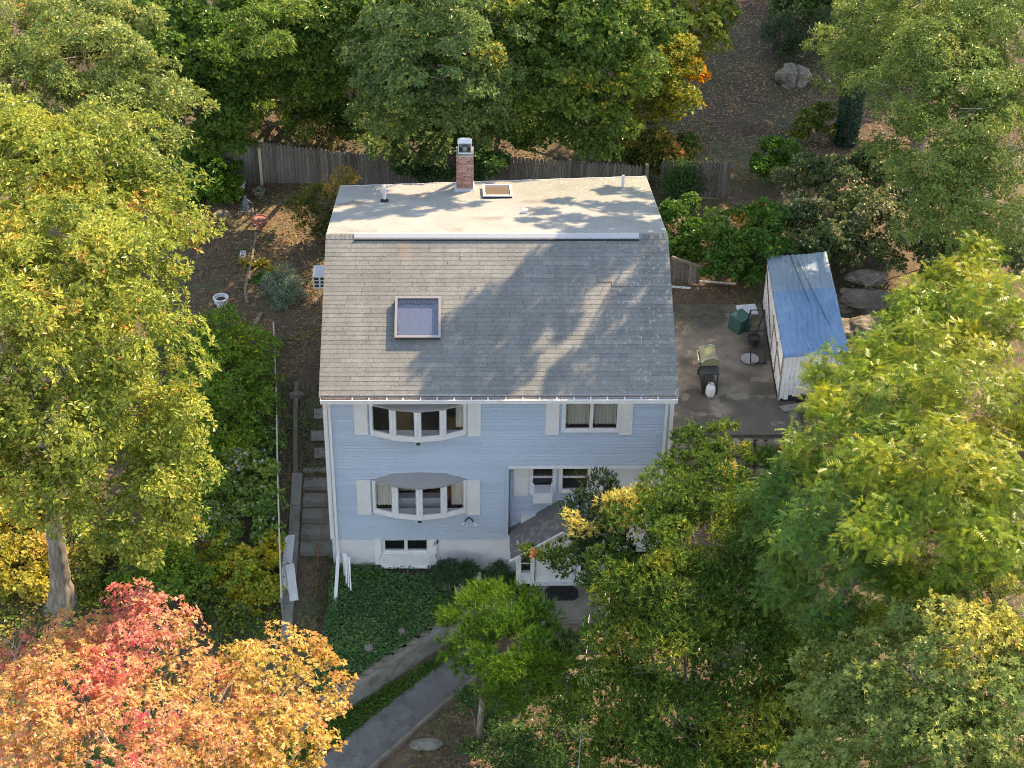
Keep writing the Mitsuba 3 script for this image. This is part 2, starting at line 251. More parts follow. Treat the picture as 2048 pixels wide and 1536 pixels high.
TREES = [
 ('oak_tree', 'tall yellow green oak with a thick bare grey trunk at the left edge', 'tree', 'oak', (-12.86, -1.25, -1.3), [(-12.29, 0.91, 12.5, 1.83), (-11.08, 1.81, 12.0, 1.6), (-9.69, 0.63, 11.0, 1.59), (-10.8, -3.41, 12.0, 2.07), (-9.23, -1.53, 10.5, 1.22), (-11.76, -5.38, 11.0, 2.02), (-9.2, -4.67, 10.5, 1.7), (-8.52, -1.88, 9.5, 0.58), (-10.79, -5.96, 9.5, 1.92), (-8.91, -5.3, 9.0, 1.35), (-8.38, -6.4, 8.0, 1.0), (-9.8, -6.59, 8.0, 1.45), (-11.29, -7.2, 8.5, 1.31), (-7.99, -6.96, 7.2, 0.58), (-8.84, -7.28, 7.0, 0.97), (-13.81, -1.68, 11.5, 1.89), (-12.97, -7.0, 10.0, 1.75), (-12.71, -0.55, 12.0, 1.41), (-11.98, -3.86, 12.0, 1.33), (-13.08, 2.08, 12.3, 1.2)], {'rc': 0.75}),
 ('oak_tree', 'pale glinting oak crown in the upper left corner above the yellow green oak', 'tree', 'oak_pale', (-15.29, 16.96, 1.7), [(-12.16, 14.52, 10.0, 0.99), (-12.99, 10.56, 11.0, 1.7), (-15.19, 12.34, 11.0, 1.74), (-11.51, 11.21, 10.0, 1.26), (-10.4, 10.83, 9.5, 0.95), (-9.72, 11.29, 9.0, 0.61), (-11.56, 9.14, 9.5, 1.54), (-10.64, 8.79, 9.0, 1.0), (-11.47, 7.21, 9.0, 1.2), (-14.11, 8.84, 10.5, 1.36), (-15.29, 10.18, 10.5, 1.39), (-14.55, 15.36, 10.5, 1.33), (-13.41, 16.09, 10.0, 1.01), (-15.04, 7.53, 10.5, 1.19)], {'rc': 0.6, 'limbs': 1}),
 ('maple_tree', 'dark green maple behind the left end of the picket fence', 'tree', 'maple_dark', (-11.48, 23.65, 1.9), [(-11.91, 19.68, 8.0, 1.53), (-10.17, 20.12, 8.0, 1.45), (-11.09, 18.1, 7.0, 1.43), (-9.67, 18.1, 7.0, 1.34), (-10.47, 17.74, 5.5, 1.35), (-9.85, 17.92, 4.5, 1.18), (-11.52, 15.85, 5.0, 0.88), (-9.32, 18.73, 5.5, 0.82)], {'rc': 0.6}),
 ('chestnut_tree', 'mid green tree with long leaves behind the fence left of the chimney', 'tree', 'long_dark', (-7.91, 23.69, 2.0), [(-8.15, 19.71, 8.0, 1.62), (-6.8, 18.46, 8.0, 1.42), (-7.98, 18.73, 6.5, 1.35), (-6.76, 18.95, 6.0, 1.18), (-5.99, 19.73, 8.0, 1.26), (-9.06, 20.66, 4.0, 0.76), (-7.22, 20.82, 3.5, 0.95), (-7.95, 16.31, 9.0, 1.03)], {'rc': 0.55}),
 ('maple_tree', 'deep green maple between the long leaved tree and the blue green oak', 'tree', 'maple_dark', (-5.73, 23.7, 2.0), [(-5.06, 19.49, 8.5, 1.43), (-5.41, 18.71, 7.5, 1.43), (-5.12, 18.75, 6.0, 1.0), (-3.75, 18.39, 9.0, 1.23)], {'rc': 0.55}),
 ('oak_tree', 'blue green oak that overhangs the picket fence beside the chimney', 'tree', 'oak_blue', (-0.94, 23.29, 2.0), [(-2.28, 15.38, 10.0, 1.85), (-3.5, 15.83, 8.5, 1.54), (-1.77, 14.04, 9.0, 1.83), (-0.43, 15.69, 9.5, 1.52), (-3.18, 15.23, 7.0, 1.29), (-1.46, 14.68, 7.0, 1.2), (-0.43, 14.58, 8.0, 1.19), (-3.83, 16.99, 4.5, 0.76), (-2.76, 17.35, 4.0, 0.87), (0.03, 16.44, 5.5, 0.89), (-4.28, 16.04, 6.0, 0.7)], {'rc': 0.6}),
 ('maple_tree', 'green and gold maple with an orange branch behind the fence right of the chimney', 'tree', 'maple_mix', (4.64, 23.52, 2.0), [(1.31, 16.78, 9.0, 1.73), (3.16, 16.11, 9.5, 1.88), (2.36, 15.97, 7.5, 1.65), (4.43, 16.13, 8.0, 1.73), (5.45, 18.3, 8.5, 1.42), (1.38, 17.02, 5.5, 1.16), (3.8, 15.88, 6.0, 1.23), (6.18, 19.22, 6.5, 1.28, 'gold'), (7.68, 22.22, 6.5, 1.18, 'gold'), (6.58, 18.8, 5.5, 0.92, 'goldo'), (7.39, 20.44, 5.5, 0.56, 'orange'), (7.3, 21.51, 5.6, 0.68, 'gold'), (8.5, 23.58, 6.5, 0.96, 'gold'), (5.73, 18.95, 4.5, 1.02, 'gold'), (0.27, 16.11, 8.0, 1.21)], {'rc': 0.55}),
 ('ash_tree', 'tall pale green tree over an ivy covered trunk in the upper right corner', 'tree', 'willow', (14.13, 22.27, 1.75), [(13.64, 17.69, 9.0, 1.58), (14.8, 14.72, 10.0, 2.01), (16.64, 13.96, 10.0, 1.99), (12.94, 17.61, 7.5, 1.07), (13.89, 13.28, 8.5, 1.67), (15.27, 10.88, 9.0, 1.93), (16.38, 9.14, 8.5, 1.42), (12.61, 20.53, 6.8, 0.74), (13.46, 15.65, 7.5, 1.04), (14.17, 9.97, 7.5, 1.45), (15.71, 8.6, 7.0, 1.43), (13.64, 13.16, 6.5, 0.93), (12.42, 18.44, 6.2, 0.69), (14.58, 17.42, 9.5, 1.4), (15.3, 12.45, 10.0, 1.46), (14.81, 11.76, 8.0, 1.31), (17.15, 11.95, 9.0, 1.14), (13.71, 10.26, 6.6, 0.9), (14.65, 9.02, 6.2, 0.97), (15.61, 9.83, 7.4, 1.29), (16.44, 7.07, 7.0, 0.93), (17.03, 15.22, 10.5, 1.51), (15.12, 9.94, 6.6, 1.3), (13.72, 17.38, 8.0, 1.24), (14.15, 12.9, 9.6, 1.48), (16.57, 11.59, 9.0, 1.3), (13.85, 9.76, 5.0, 0.9), (15.56, 8.94, 5.5, 0.97), (13.71, 19.64, 8.5, 1.27)], {'rc': 0.6, 'tall': 1}),
 ('walnut_tree', 'large golden green tree with feathery leaf fronds at the right edge', 'tree', 'frond', (12.62, 2.9, -0.6), [(13.6, 2.63, 8.5, 0.64, 'gold'), (12.9, 0.8, 8.5, 0.9, 'gold'), (11.77, 0.51, 8.2, 0.97), (13.38, -1.42, 9.0, 1.19), (10.69, -0.9, 8.0, 0.95), (11.61, -2.8, 9.0, 1.23, 'gold'), (9.65, -0.54, 7.0, 0.83), (9.03, -0.44, 6.5, 0.53), (9.92, -4.75, 9.0, 1.13), (11.18, -6.05, 9.5, 1.34, 'gold'), (12.71, -5.18, 9.0, 1.12, 'gold'), (8.96, -3.38, 7.5, 0.91), (8.22, -5.47, 7.5, 1.07), (9.17, -7.35, 9.0, 1.19), (10.31, -8.36, 9.5, 1.28, 'gold'), (11.98, -8.12, 9.0, 1.18, 'gold'), (7.42, -5.63, 6.5, 0.95, 'grn'), (8.07, -8.19, 8.0, 1.13, 'grn'), (9.21, -9.32, 8.5, 1.16), (10.68, -9.5, 8.5, 1.15), (6.96, -6.5, 6.0, 0.63, 'grn'), (7.44, -7.92, 6.5, 0.91, 'grn'), (12.02, -9.11, 8.0, 0.82), (7.68, -9.07, 6.0, 0.72, 'grn'), (6.96, -7.72, 5.5, 0.62, 'grn'), (8.21, -9.51, 6.0, 0.66), (9.28, -9.51, 6.0, 0.66), (9.77, -9.77, 7.2, 0.7), (8.29, -9.02, 7.0, 0.77, 'grn'), (9.14, -9.55, 7.0, 0.65), (6.91, -5.03, 6.0, 0.52, 'grn')], {'rc': 0.65}),
 ('oak_tree', 'pale tipped grey green oak in the lower right corner', 'tree', 'oak_grey', (11.36, -7.23, -2.2), [(10.2, -10.27, 7.5, 0.86, 'pale'), (11.16, -10.62, 7.5, 0.92, 'pale'), (9.53, -11.06, 7.0, 0.8), (10.2, -12.42, 8.0, 1.09, 'pale'), (11.33, -12.23, 7.5, 0.89), (8.59, -11.51, 6.5, 0.85), (9.13, -13.13, 7.5, 0.98), (10.34, -13.59, 7.5, 1.08), (7.78, -11.96, 6.0, 0.8), (8.38, -13.21, 6.5, 0.94), (9.29, -14.27, 7.0, 1.02), (10.62, -14.56, 7.0, 1.01), (7.34, -12.86, 5.5, 0.79), (7.97, -13.75, 5.5, 0.88), (7.2, -11.3, 5.0, 0.52), (7.44, -10.36, 5.2, 0.59), (8.12, -10.27, 5.6, 0.59), (6.57, -13.14, 5.0, 0.51), (8.93, -14.63, 6.0, 0.86), (10.31, -14.79, 6.0, 0.86)], {'rc': 0.6}),
 ('cedar_tree', 'broad dark green cedar with golden tufts in front of the house entry', 'tree', 'cedar', (5.46, -6.08, -2.2), [(5.4, -1.19, 5.2, 0.28), (5.51, -1.65, 5.0, 0.36), (6.13, -1.12, 5.2, 0.22), (6.48, -0.83, 5.2, 0.17), (6.21, -1.77, 5.0, 0.33), (4.99, -1.46, 5.2, 0.22), (4.69, -2.44, 5.1, 0.41), (7.42, -1.68, 4.8, 0.25), (4.5, -3.81, 5.0, 0.83), (5.66, -3.61, 5.0, 0.83), (6.66, -3.79, 4.8, 0.6), (7.55, -3.34, 4.6, 0.46), (6.9, -1.87, 4.9, 0.33), (7.61, -2.3, 4.8, 0.36), (5.57, -2.55, 5.1, 0.41), (3.77, -4.86, 4.6, 1.05), (5.11, -5.63, 5.0, 1.23), (6.53, -4.98, 4.6, 0.99), (3.3, -6.24, 4.0, 0.97), (4.49, -7.06, 4.4, 1.21), (5.96, -6.66, 4.2, 1.09), (3.06, -7.43, 3.2, 1.02), (4.29, -8.39, 3.6, 1.25), (5.8, -8.02, 3.4, 1.14), (2.98, -8.39, 2.2, 1.02), (4.26, -9.47, 2.6, 1.24), (5.94, -9.13, 2.4, 1.07), (7.05, -7.98, 3.0, 0.76), (6.96, -8.78, 2.2, 0.82), (3.2, -9.51, 1.2, 1.01), (4.75, -10.36, 1.4, 1.18), (6.29, -10.05, 1.4, 0.94), (2.68, -2.51, 4.2, 0.58, 'dark'), (2.3, -3.23, 4.0, 0.57, 'dark'), (2.84, -4.37, 4.0, 0.67, 'dark'), (3.14, -4.26, 5.0, 0.48, 'gold'), (3.4, -4.62, 5.0, 0.42, 'gold'), (3.73, -3.49, 5.0, 0.24, 'gold'), (1.98, -3.91, 4.4, 0.24, 'gold'), (2.15, -4.52, 4.4, 0.27, 'gold'), (2.82, -4.01, 5.0, 0.24, 'gold'), (0.99, -3.48, 2.75, 0.11, 'crim'), (6.15, -3.15, 5.4, 0.21, 'gold'), (3.02, -5.99, 3.6, 0.18, 'gold'), (1.43, -3.66, 2.9, 0.33), (2.18, -3.63, 3.0, 0.49), (0.72, -3.34, 2.7, 0.23), (2.57, -5.07, 3.2, 0.43), (1.63, -3.84, 2.7, 0.3)], {'rc': 0.42}),
 ('pine_tree', 'small bright green pine with a crooked trunk beside the asphalt path', 'tree', 'pine', (-0.54, -5.78, -2.3), [(-0.77, -5.44, 2.4, 0.56), (0.09, -5.76, 2.6, 0.61), (0.95, -6.04, 2.5, 0.53), (-0.16, -4.97, 2.5, 0.35), (0.51, -5.07, 2.5, 0.32), (-0.84, -6.37, 2.2, 0.59), (0.07, -6.98, 2.6, 0.84), (1.11, -6.96, 2.4, 0.72), (-0.32, -7.26, 1.8, 0.52), (1.5, -7.3, 2.0, 0.59), (0.59, -7.52, 1.6, 0.59), (-0.05, -7.4, 1.2, 0.46), (1.38, -7.59, 1.2, 0.52), (-1.37, -5.41, 2.1, 0.27), (1.77, -6.4, 2.2, 0.29), (-1.03, -6.9, 1.9, 0.26), (0.81, -4.99, 2.6, 0.21), (1.89, -7.71, 1.6, 0.29), (-0.56, -4.56, 2.4, 0.22), (0.34, -7.75, 1.0, 0.29)], {'rc': 0.3}),
 ('maple_tree', 'red and orange maple filling the lower left corner', 'tree', 'maple_red', (-9.07, -8.61, -3.2), [(-9.13, -7.91, 5.2, 0.61, 'red'), (-8.36, -8.62, 5.2, 0.73, 'red'), (-8.77, -9.7, 5.5, 0.89, 'red'), (-7.89, -8.68, 5.0, 0.55), (-9.84, -9.13, 5.2, 0.72), (-10.72, -9.55, 5.2, 0.77), (-11.74, -9.33, 5.0, 0.78, 'red'), (-7.05, -9.76, 4.8, 0.3, 'red'), (-8.84, -11.3, 5.8, 0.8, 'crim'), (-7.28, -9.77, 4.9, 0.36, 'red'), (-6.39, -10.73, 5.2, 0.47, 'crim'), (-9.75, -10.25, 5.4, 0.59, 'crim'), (-10.95, -11.09, 5.6, 0.57, 'red'), (-7.71, -10.96, 5.6, 0.87), (-9.98, -11.8, 6.0, 1.07), (-11.15, -12.1, 6.0, 1.01), (-6.38, -9.34, 4.8, 0.54, 'gold'), (-5.49, -8.72, 4.6, 0.51, 'gold'), (-4.74, -8.4, 4.2, 0.37, 'gold'), (-5.79, -10.38, 5.0, 0.77, 'gold'), (-4.9, -9.99, 4.6, 0.54, 'gold'), (-4.34, -8.89, 4.0, 0.34, 'gold'), (-4.02, -9.38, 3.8, 0.34, 'gold'), (-6.57, -11.56, 5.4, 0.92), (-5.23, -11.51, 5.0, 0.86), (-4.35, -10.59, 4.2, 0.5, 'gold'), (-7.72, -12.74, 6.0, 1.0), (-8.99, -13.02, 6.0, 1.05), (-10.22, -13.45, 6.0, 1.09), (-6.39, -13.12, 5.6, 1.0), (-5.1, -12.91, 5.2, 0.89, 'gold'), (-4.29, -12.22, 4.6, 0.57, 'gold'), (-7.61, -14.33, 6.0, 0.96), (-8.95, -14.59, 6.0, 0.96), (-5.88, -14.06, 5.2, 0.98), (-4.43, -13.41, 4.6, 0.78, 'gold'), (-11.29, -14.01, 6.0, 1.08)], {'rc': 0.5}),
 ('maple_tree', 'dark maple filling the gap at the top edge left of the blue green oak', 'tree', 'maple_dark', (-7.17, 24.6, 2.2), [(-14.02, 26.07, 5.5, 1.49), (-12.3, 24.63, 5.0, 1.37), (-9.69, 24.25, 5.5, 1.56), (-7.3, 23.1, 5.0, 1.54), (-6.32, 22.4, 4.5, 1.35), (-8.11, 22.49, 3.6, 1.16), (-6.57, 22.22, 3.2, 0.97), (-9.84, 21.97, 3.0, 0.87), (-5.38, 22.08, 3.6, 1.06), (-8.21, 25.48, 6.0, 1.57), (-11.1, 22.13, 4.2, 1.34)], {'rc': 0.8}),
 ('maple_tree', 'dark green tree at the top edge behind the blue green oak', 'tree', 'maple_dark', (1.29, 25.34, 2.4), [(-4.2, 23.21, 6.0, 1.53), (-2.28, 21.57, 4.5, 1.53), (-0.37, 21.32, 4.0, 1.34), (1.15, 21.42, 5.0, 1.52), (2.29, 22.87, 7.0, 1.52), (0.38, 22.41, 7.0, 1.51), (3.83, 22.13, 5.5, 1.53), (5.37, 21.34, 4.0, 1.15), (-2.86, 20.97, 3.0, 0.96), (-1.14, 20.56, 2.9, 0.86), (3.24, 20.44, 3.4, 0.95), (-4.98, 21.14, 2.8, 0.81), (1.55, 20.76, 2.8, 0.86)], {'rc': 0.8}),
]
SHRUBS = [
 ('shrub', 'tall mixed green shrub on the left of the pipe fence', 'shrub', 'under', None, [(-8.87, 8.08, 2.4, 0.73), (-7.92, 7.36, 2.3, 0.78), (-8.79, 6.39, 2.2, 0.96), (-7.63, 5.84, 2.0, 0.64)], {}),
 ('shrub', 'dense green bush under the oak beside the middle of the pipe fence', 'shrub', 'under', None, [(-8.54, 5.18, 1.7, 0.95), (-7.47, 4.65, 1.6, 0.6), (-8.59, 3.89, 1.3, 0.86), (-7.67, 3.89, 1.1, 0.7)], {}),
 ('shrub', 'grey flecked green bush along the pipe fence above the dirt mound', 'shrub', 'under_mix', None, [(-8.23, 3.02, 0.7, 0.77), (-7.27, 2.65, 0.7, 0.55), (-8.3, 1.93, 0.3, 0.76), (-7.29, 1.69, 0.3, 0.61)], {}),
 ('shrub', 'yellow leaved bush by the lower end of the pipe fence', 'shrub', 'yellow_bush', None, [(-7.34, -0.71, -0.4, 0.62), (-6.86, -0.16, -0.3, 0.42), (-8.17, 0.19, -0.4, 0.6), (-6.81, -1.04, -0.6, 0.38), (-7.69, -1.14, -0.7, 0.5)], {}),
 ('shrub', 'golden sunlit bush left of the thick oak trunk', 'shrub', 'gold_bush', None, [(-14.72, 1.62, -0.4, 0.92), (-13.77, 0.45, -0.6, 0.68), (-14.57, -0.21, -0.8, 0.82), (-13.69, -0.66, -1.0, 0.52), (-15.39, 0.47, -0.4, 0.9), (-13.9, 1.85, -0.2, 0.61)], {}),
 ('shrub', 'low green and yellow bush just right of the thick oak trunk', 'shrub', 'yellow_green', None, [(-11.94, 0.33, -0.5, 0.68), (-12.07, -0.56, -0.9, 0.6), (-11.29, -0.79, -0.9, 0.52)], {}),
 ('shrub', 'bright green bush left of the white urn by the fence', 'shrub', 'bright', None, [(-10.56, 18.51, 2.3, 0.78), (-10.08, 18.1, 2.0, 0.71), (-10.73, 19.53, 2.8, 0.79), (-9.87, 19.1, 2.4, 0.56), (-10.84, 18.08, 1.8, 0.47)], {}),
 ('cypress_shrub', 'dark cypress bush with a golden top at the rear left corner of the house', 'shrub', 'cypress', None, [(-5.17, 14.97, 4.2, 0.42, 'gold'), (-5.35, 14.61, 3.8, 0.63, 'gold'), (-6.11, 15.12, 3.2, 0.75), (-6.37, 14.57, 2.6, 0.71), (-5.16, 14.08, 3.3, 0.6), (-6.88, 15.44, 2.6, 0.47), (-5.83, 14.39, 2.5, 0.6)], {'rc': 0.35}),
 ('shrub', 'silver green shrub in the left yard below the dirt path', 'shrub', 'silver', None, [(-7.36, 12.04, 1.8, 0.55), (-6.89, 11.48, 1.75, 0.45), (-7.58, 11.39, 1.6, 0.38), (-7.11, 10.92, 1.6, 0.41)], {'rc': 0.3}),
 ('shrub', 'vine covered shrub between chimney and picket fence', 'shrub', 'vine', None, [(-0.39, 17.88, 3.4, 0.48), (0.07, 17.67, 3.1, 0.48), (-0.48, 17.83, 2.8, 0.41), (0.35, 18.25, 3.2, 0.3)], {'rc': 0.3}),
 ('shrub', 'leafy shrub left of the chimney against the fence', 'shrub', 'vine', None, [(-2.43, 18.2, 2.8, 0.59), (-1.69, 18.2, 2.7, 0.45), (-3.18, 18.39, 2.8, 0.45)], {'rc': 0.3}),
 ('shrub', 'yellow tinged shrub behind the right end of the rear fence', 'shrub', 'maple_bush', None, [(4.93, 19.8, 3.0, 0.8), (6.05, 19.6, 3.0, 0.85), (7.06, 19.21, 3.0, 0.79), (5.5, 19.55, 2.6, 0.57), (6.6, 18.94, 2.4, 0.49)], {'rc': 0.35}),
 ('shrub', 'dry tan brush above the picket fence behind the white post', 'shrub', 'dry', None, [(-9.97, 22.95, 2.6, 0.59), (-9.01, 23.17, 2.6, 0.63), (-7.79, 22.54, 2.6, 0.63), (-6.56, 21.72, 2.6, 0.66), (-5.37, 21.11, 2.6, 0.58), (-9.33, 20.67, 3.0, 0.5), (-8.3, 20.83, 3.0, 0.46), (-7.24, 20.53, 2.8, 0.5), (-6.09, 20.22, 2.6, 0.5)], {'rc': 0.3}),
 ('shrub', 'ivy green shrub at the right rear corner of the house', 'shrub', 'bright_dark', None, [(6.92, 15.44, 2.4, 0.69), (6.48, 14.36, 2.0, 0.5), (7.38, 14.36, 2.0, 0.68), (6.97, 13.66, 1.7, 0.5), (6.44, 15.27, 2.6, 0.36)], {'rc': 0.35}),
 ('shrub', 'dense green shrub at the back edge of the patio left of the shed', 'shrub', 'bright_dark', None, [(8.54, 13.57, 3.0, 0.88), (9.29, 12.39, 2.8, 0.83), (8.31, 12.53, 2.2, 0.73), (9.61, 13.74, 3.2, 0.77), (8.98, 12.03, 1.9, 0.52), (7.72, 12.51, 1.9, 0.42), (9.84, 12.72, 3.0, 0.52)], {'rc': 0.4}),
 ('shrub', 'pale flecked olive thicket behind the blue shed', 'shrub', 'olive_mix', None, [(11.26, 16.6, 3.4, 0.91), (12.6, 15.87, 3.4, 0.99), (13.39, 14.09, 3.2, 1.06), (11.75, 13.74, 3.0, 0.97), (10.79, 14.43, 3.0, 0.8), (14.81, 14.09, 3.2, 0.89), (12.57, 13.04, 2.6, 0.88), (14.09, 12.71, 2.6, 0.79), (10.93, 12.71, 2.6, 0.66), (15.37, 13.05, 2.8, 0.67)], {'rc': 0.4}),
 ('shrub', 'flecked green thicket at the right edge between ash and walnut trees', 'shrub', 'olive_mix', None, [(15.44, 11.73, 2.8, 0.78), (16.35, 12.06, 3.0, 0.78), (17.4, 12.06, 3.0, 0.78), (15.29, 14.8, 3.4, 0.8), (14.49, 16.24, 3.4, 0.82), (14.06, 17.71, 3.2, 0.74), (18.1, 11.41, 3.0, 0.69), (15.59, 12.73, 3.2, 0.7)], {'rc': 0.4}),
 ('shrub', 'light green shrub above the ivy clad end of the rear fence', 'shrub', 'bright', None, [(10.96, 19.76, 2.6, 0.61), (10.37, 18.76, 2.4, 0.57), (11.37, 19.15, 2.4, 0.42)], {'rc': 0.35}),
 ('hedge', 'rounded clipped green hedge behind the boulder', 'hedge', 'hedge', None, [(12.56, 29.07, 3.0, 0.89), (13.55, 28.59, 3.0, 0.84), (12.91, 28.2, 2.5, 0.67), (14.26, 30.25, 2.8, 0.64)], {'rc': 0.35}),
 ('rhododendron_shrub', 'big leaved shrub at the top edge above the clipped hedge', 'shrub', 'bigleaf', None, [(13.13, 31.66, 3.2, 0.82), (14.49, 31.85, 3.0, 0.87), (13.98, 33.05, 3.4, 0.88)], {'rc': 0.45}),
 ('shrub', 'small yellow green sapling left of the ivy covered trunk', 'shrub', 'yellow_sap', None, [(12.62, 22.41, 2.6, 0.43), (13.23, 22.66, 2.8, 0.39), (12.25, 22.25, 2.2, 0.32), (13.34, 22.25, 2.2, 0.35)], {'rc': 0.3}),
 ('shrub', 'dark undergrowth bush right of the pine trunk', 'shrub', 'dark_under', None, [(0.12, -6.67, -1.5, 0.66), (1.02, -6.4, -1.4, 0.69), (1.96, -5.48, -1.4, 0.56), (2.19, -6.6, -1.6, 0.66), (1.2, -7.31, -1.6, 0.68), (2.44, -4.42, -1.3, 0.37), (-0.02, -7.3, -1.8, 0.54)], {'rc': 0.35}),
 ('shrub', 'small green bush on the bank between path edging and pine', 'shrub', 'dark_under', None, [(-0.9, -4.49, -1.7, 0.31), (-0.2, -5.46, -1.7, 0.36), (-0.84, -6.2, -2.0, 0.33)], {'rc': 0.28}),
 ('shrub', 'sprawling sapling under the right side of the cedar below the patio wall', 'shrub', 'maple_pink', None, [(9.94, 2.42, 1.4, 0.55, 'pink'), (9.94, 0.73, 1.6, 0.45, 'pink'), (9.29, 2.81, 0.8, 0.4)], {'rc': 0.35}),
 ('rosebush', 'narrow leaved dark plant against the white foundation right of the basement window', 'plant', 'oleander', None, [(-1.34, -0.69, -0.45, 0.36), (-0.89, -0.53, -0.4, 0.27), (-1.64, -0.47, -0.45, 0.24)], {'rc': 0.25}),
 ('shrub', 'bushy dark plant in the corner of the foundation beside the entry', 'plant', 'oleander', None, [(-0.07, -0.2, -0.7, 0.27), (0.13, -0.43, -0.7, 0.21)], {'rc': 0.22}),
 ('shrub', 'green and white flecked weeds left of the chain link fence above the dirt mound', 'shrub', 'under_mix', None, [(-8.74, 2.77, 0.8, 0.62), (-8.77, 1.46, 0.5, 0.58), (-6.99, 0.75, 0.1, 0.45), (-8.34, 0.76, 0.1, 0.51), (-7.04, 3.76, 1.0, 0.41)], {}),
 ('shrub', 'yellow orange leaved bush at the foot of the chain link fence', 'shrub', 'yellow_bush', None, [(-7.64, -0.49, -0.2, 0.5), (-8.08, -0.81, -0.5, 0.53), (-7.01, -1.36, -0.8, 0.47), (-6.74, 0.41, 0.0, 0.33)], {}),
 ('shrub', 'leafy yellow green bush in the gap between cedar, walnut and lower right oak', 'shrub', 'yellow_green2', None, [(7.64, -4.95, 1.5, 0.82), (8.34, -5.73, 1.5, 0.81), (7.84, -6.55, 1.2, 0.73), (9.22, -5.35, 1.5, 0.68), (7.49, -7.27, 1.0, 0.66), (7.75, -8.33, 0.8, 0.59)], {}),
 ('shrub', 'broad green bush right of the oak trunk behind the red maple', 'shrub', 'under', None, [(-10.23, -0.7, 0.2, 0.74), (-9.48, -1.13, -0.2, 0.66), (-8.68, -0.48, -0.2, 0.67), (-10.74, -0.68, -0.4, 0.59), (-9.83, -0.26, 0.4, 0.66)], {}),
 ('shrub', 'low green bush behind the right end of the red maple', 'shrub', 'yellow_green', None, [(-8.43, -1.78, -0.7, 0.53), (-7.66, -2.21, -0.8, 0.52), (-8.91, -1.24, -0.5, 0.47)], {}),
 ('shrub', 'dark leafy bush between the tall mixed shrub and the oak crown', 'shrub', 'under', None, [(-9.69, 7.8, 2.0, 0.65), (-9.53, 5.72, 1.9, 0.64), (-9.54, 4.27, 1.6, 0.7), (-9.09, 2.89, 1.3, 0.61), (-8.7, 1.8, 0.8, 0.61)], {}),
]
# ---------------------------------------------------------------- terrain and paving
LP = [(-60, -12), (-12, -3), (-6, -2.2), (-3, -1.62), (0, -.98), (.75, -.97), (3.4, .05), (9, 1.35), (14, 1.5), (25, 1.8), (40, 3.2), (80, 9), (200, 20)]
MP = [(-60, -12), (-12, -3.1), (-7, -2.37), (-2.7, -2.0), (-1, -1.92), (.3, -1.92), (2, -1.0), (9, 1.3), (14, 1.5), (25, 1.8), (40, 3.2), (80, 9), (200, 20)]
RP = [(-60, -12), (-12, -3.2), (-6, -2.4), (-2, -1.9), (2.5, -1.0), (3.9, -.5), (4.12, .93), (10, .97), (12.5, 1.1), (15, 1.5), (25, 1.8), (40, 3.2), (80, 9), (200, 20)]
sstep = lambda a, b, x: (lambda t: t*t*(3-2*t))(np.clip((x-a)/(b-a), 0, 1))
def ground_z(x, y):
    x, y = np.asarray(x, float), np.asarray(y, float)
    I = lambda P: np.interp(y, [a for a, _ in P], [b for _, b in P])
    l, m, r = I(LP), I(MP), I(RP)
    wl, wr = sstep(-4.5, -5.1, x), sstep(4.0, 4.9, x)
    z = m*(1-wl)*(1-wr)+l*wl+r*wr
    nz = (meshkit.fbm(np.stack([x*.55, y*.55, x*0], -1), 3, 3)-.5)*.30*np.clip((np.hypot(x, y-5)-7)/6, 0.15, 1)
    flat = (sstep(4.9, 5.3, x)*sstep(9.8, 9.2, x)*sstep(4.1, 4.3, y)*sstep(13.0, 12.0, y))
    return z+nz*(1-flat)
def gz(x, y): return float(ground_z(np.array([x]), np.array([y]))[0])
xs = np.unique(np.concatenate([np.arange(-120, -22, 6.0), np.arange(-22, 24.01, .3), np.arange(26, 125, 6.0)]))
ys = np.unique(np.concatenate([np.arange(-60, -16, 4.0), np.arange(-16, 34.01, .3), [3.9, 4.12], np.arange(36, 200, 6.0)]))
X, Y = np.meshgrid(xs, ys); Z = ground_z(X, Y)
i, j = np.meshgrid(np.arange(len(ys)-1), np.arange(len(xs)-1), indexing='ij'); w = len(xs)
Q = np.stack([i*w+j, i*w+j+1, (i+1)*w+j+1, (i+1)*w+j], -1).reshape(-1, 4)
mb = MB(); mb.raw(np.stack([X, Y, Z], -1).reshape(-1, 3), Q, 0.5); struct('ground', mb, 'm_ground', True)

def drape(poly, dz, step=.22, extra=None):
    """a sheet over the polygon that follows the ground, dz above it"""
    from shapely.geometry import Polygon, Point
    import shapely
    P = Polygon(poly); x0, y0, x1, y1 = P.bounds
    gx, gy = np.meshgrid(np.arange(x0, x1, step), np.arange(y0, y1, step)); g = np.stack([gx.ravel(), gy.ravel()], 1)
    ins = shapely.contains_xy(P.buffer(-step*.35), g[:, 0], g[:, 1]); ring = P.exterior.segmentize(step)
    pts = np.vstack([g[ins], np.array(ring.coords)[:-1]])
    from scipy.spatial import Delaunay
    tri = Delaunay(pts).simplices; c = pts[tri].mean(1); tri = tri[shapely.contains_xy(P, c[:, 0], c[:, 1])]
    a = pts[tri]; cr = (a[:, 1, 0]-a[:, 0, 0])*(a[:, 2, 1]-a[:, 0, 1])-(a[:, 1, 1]-a[:, 0, 1])*(a[:, 2, 0]-a[:, 0, 0])
    tri[cr < 0] = tri[cr < 0][:, ::-1]; tri = tri[abs(cr) > 1e-6]
    z = (ground_z(pts[:, 0], pts[:, 1]) if extra is None else extra(pts[:, 0], pts[:, 1]))+dz
    return np.column_stack([pts, z]), tri
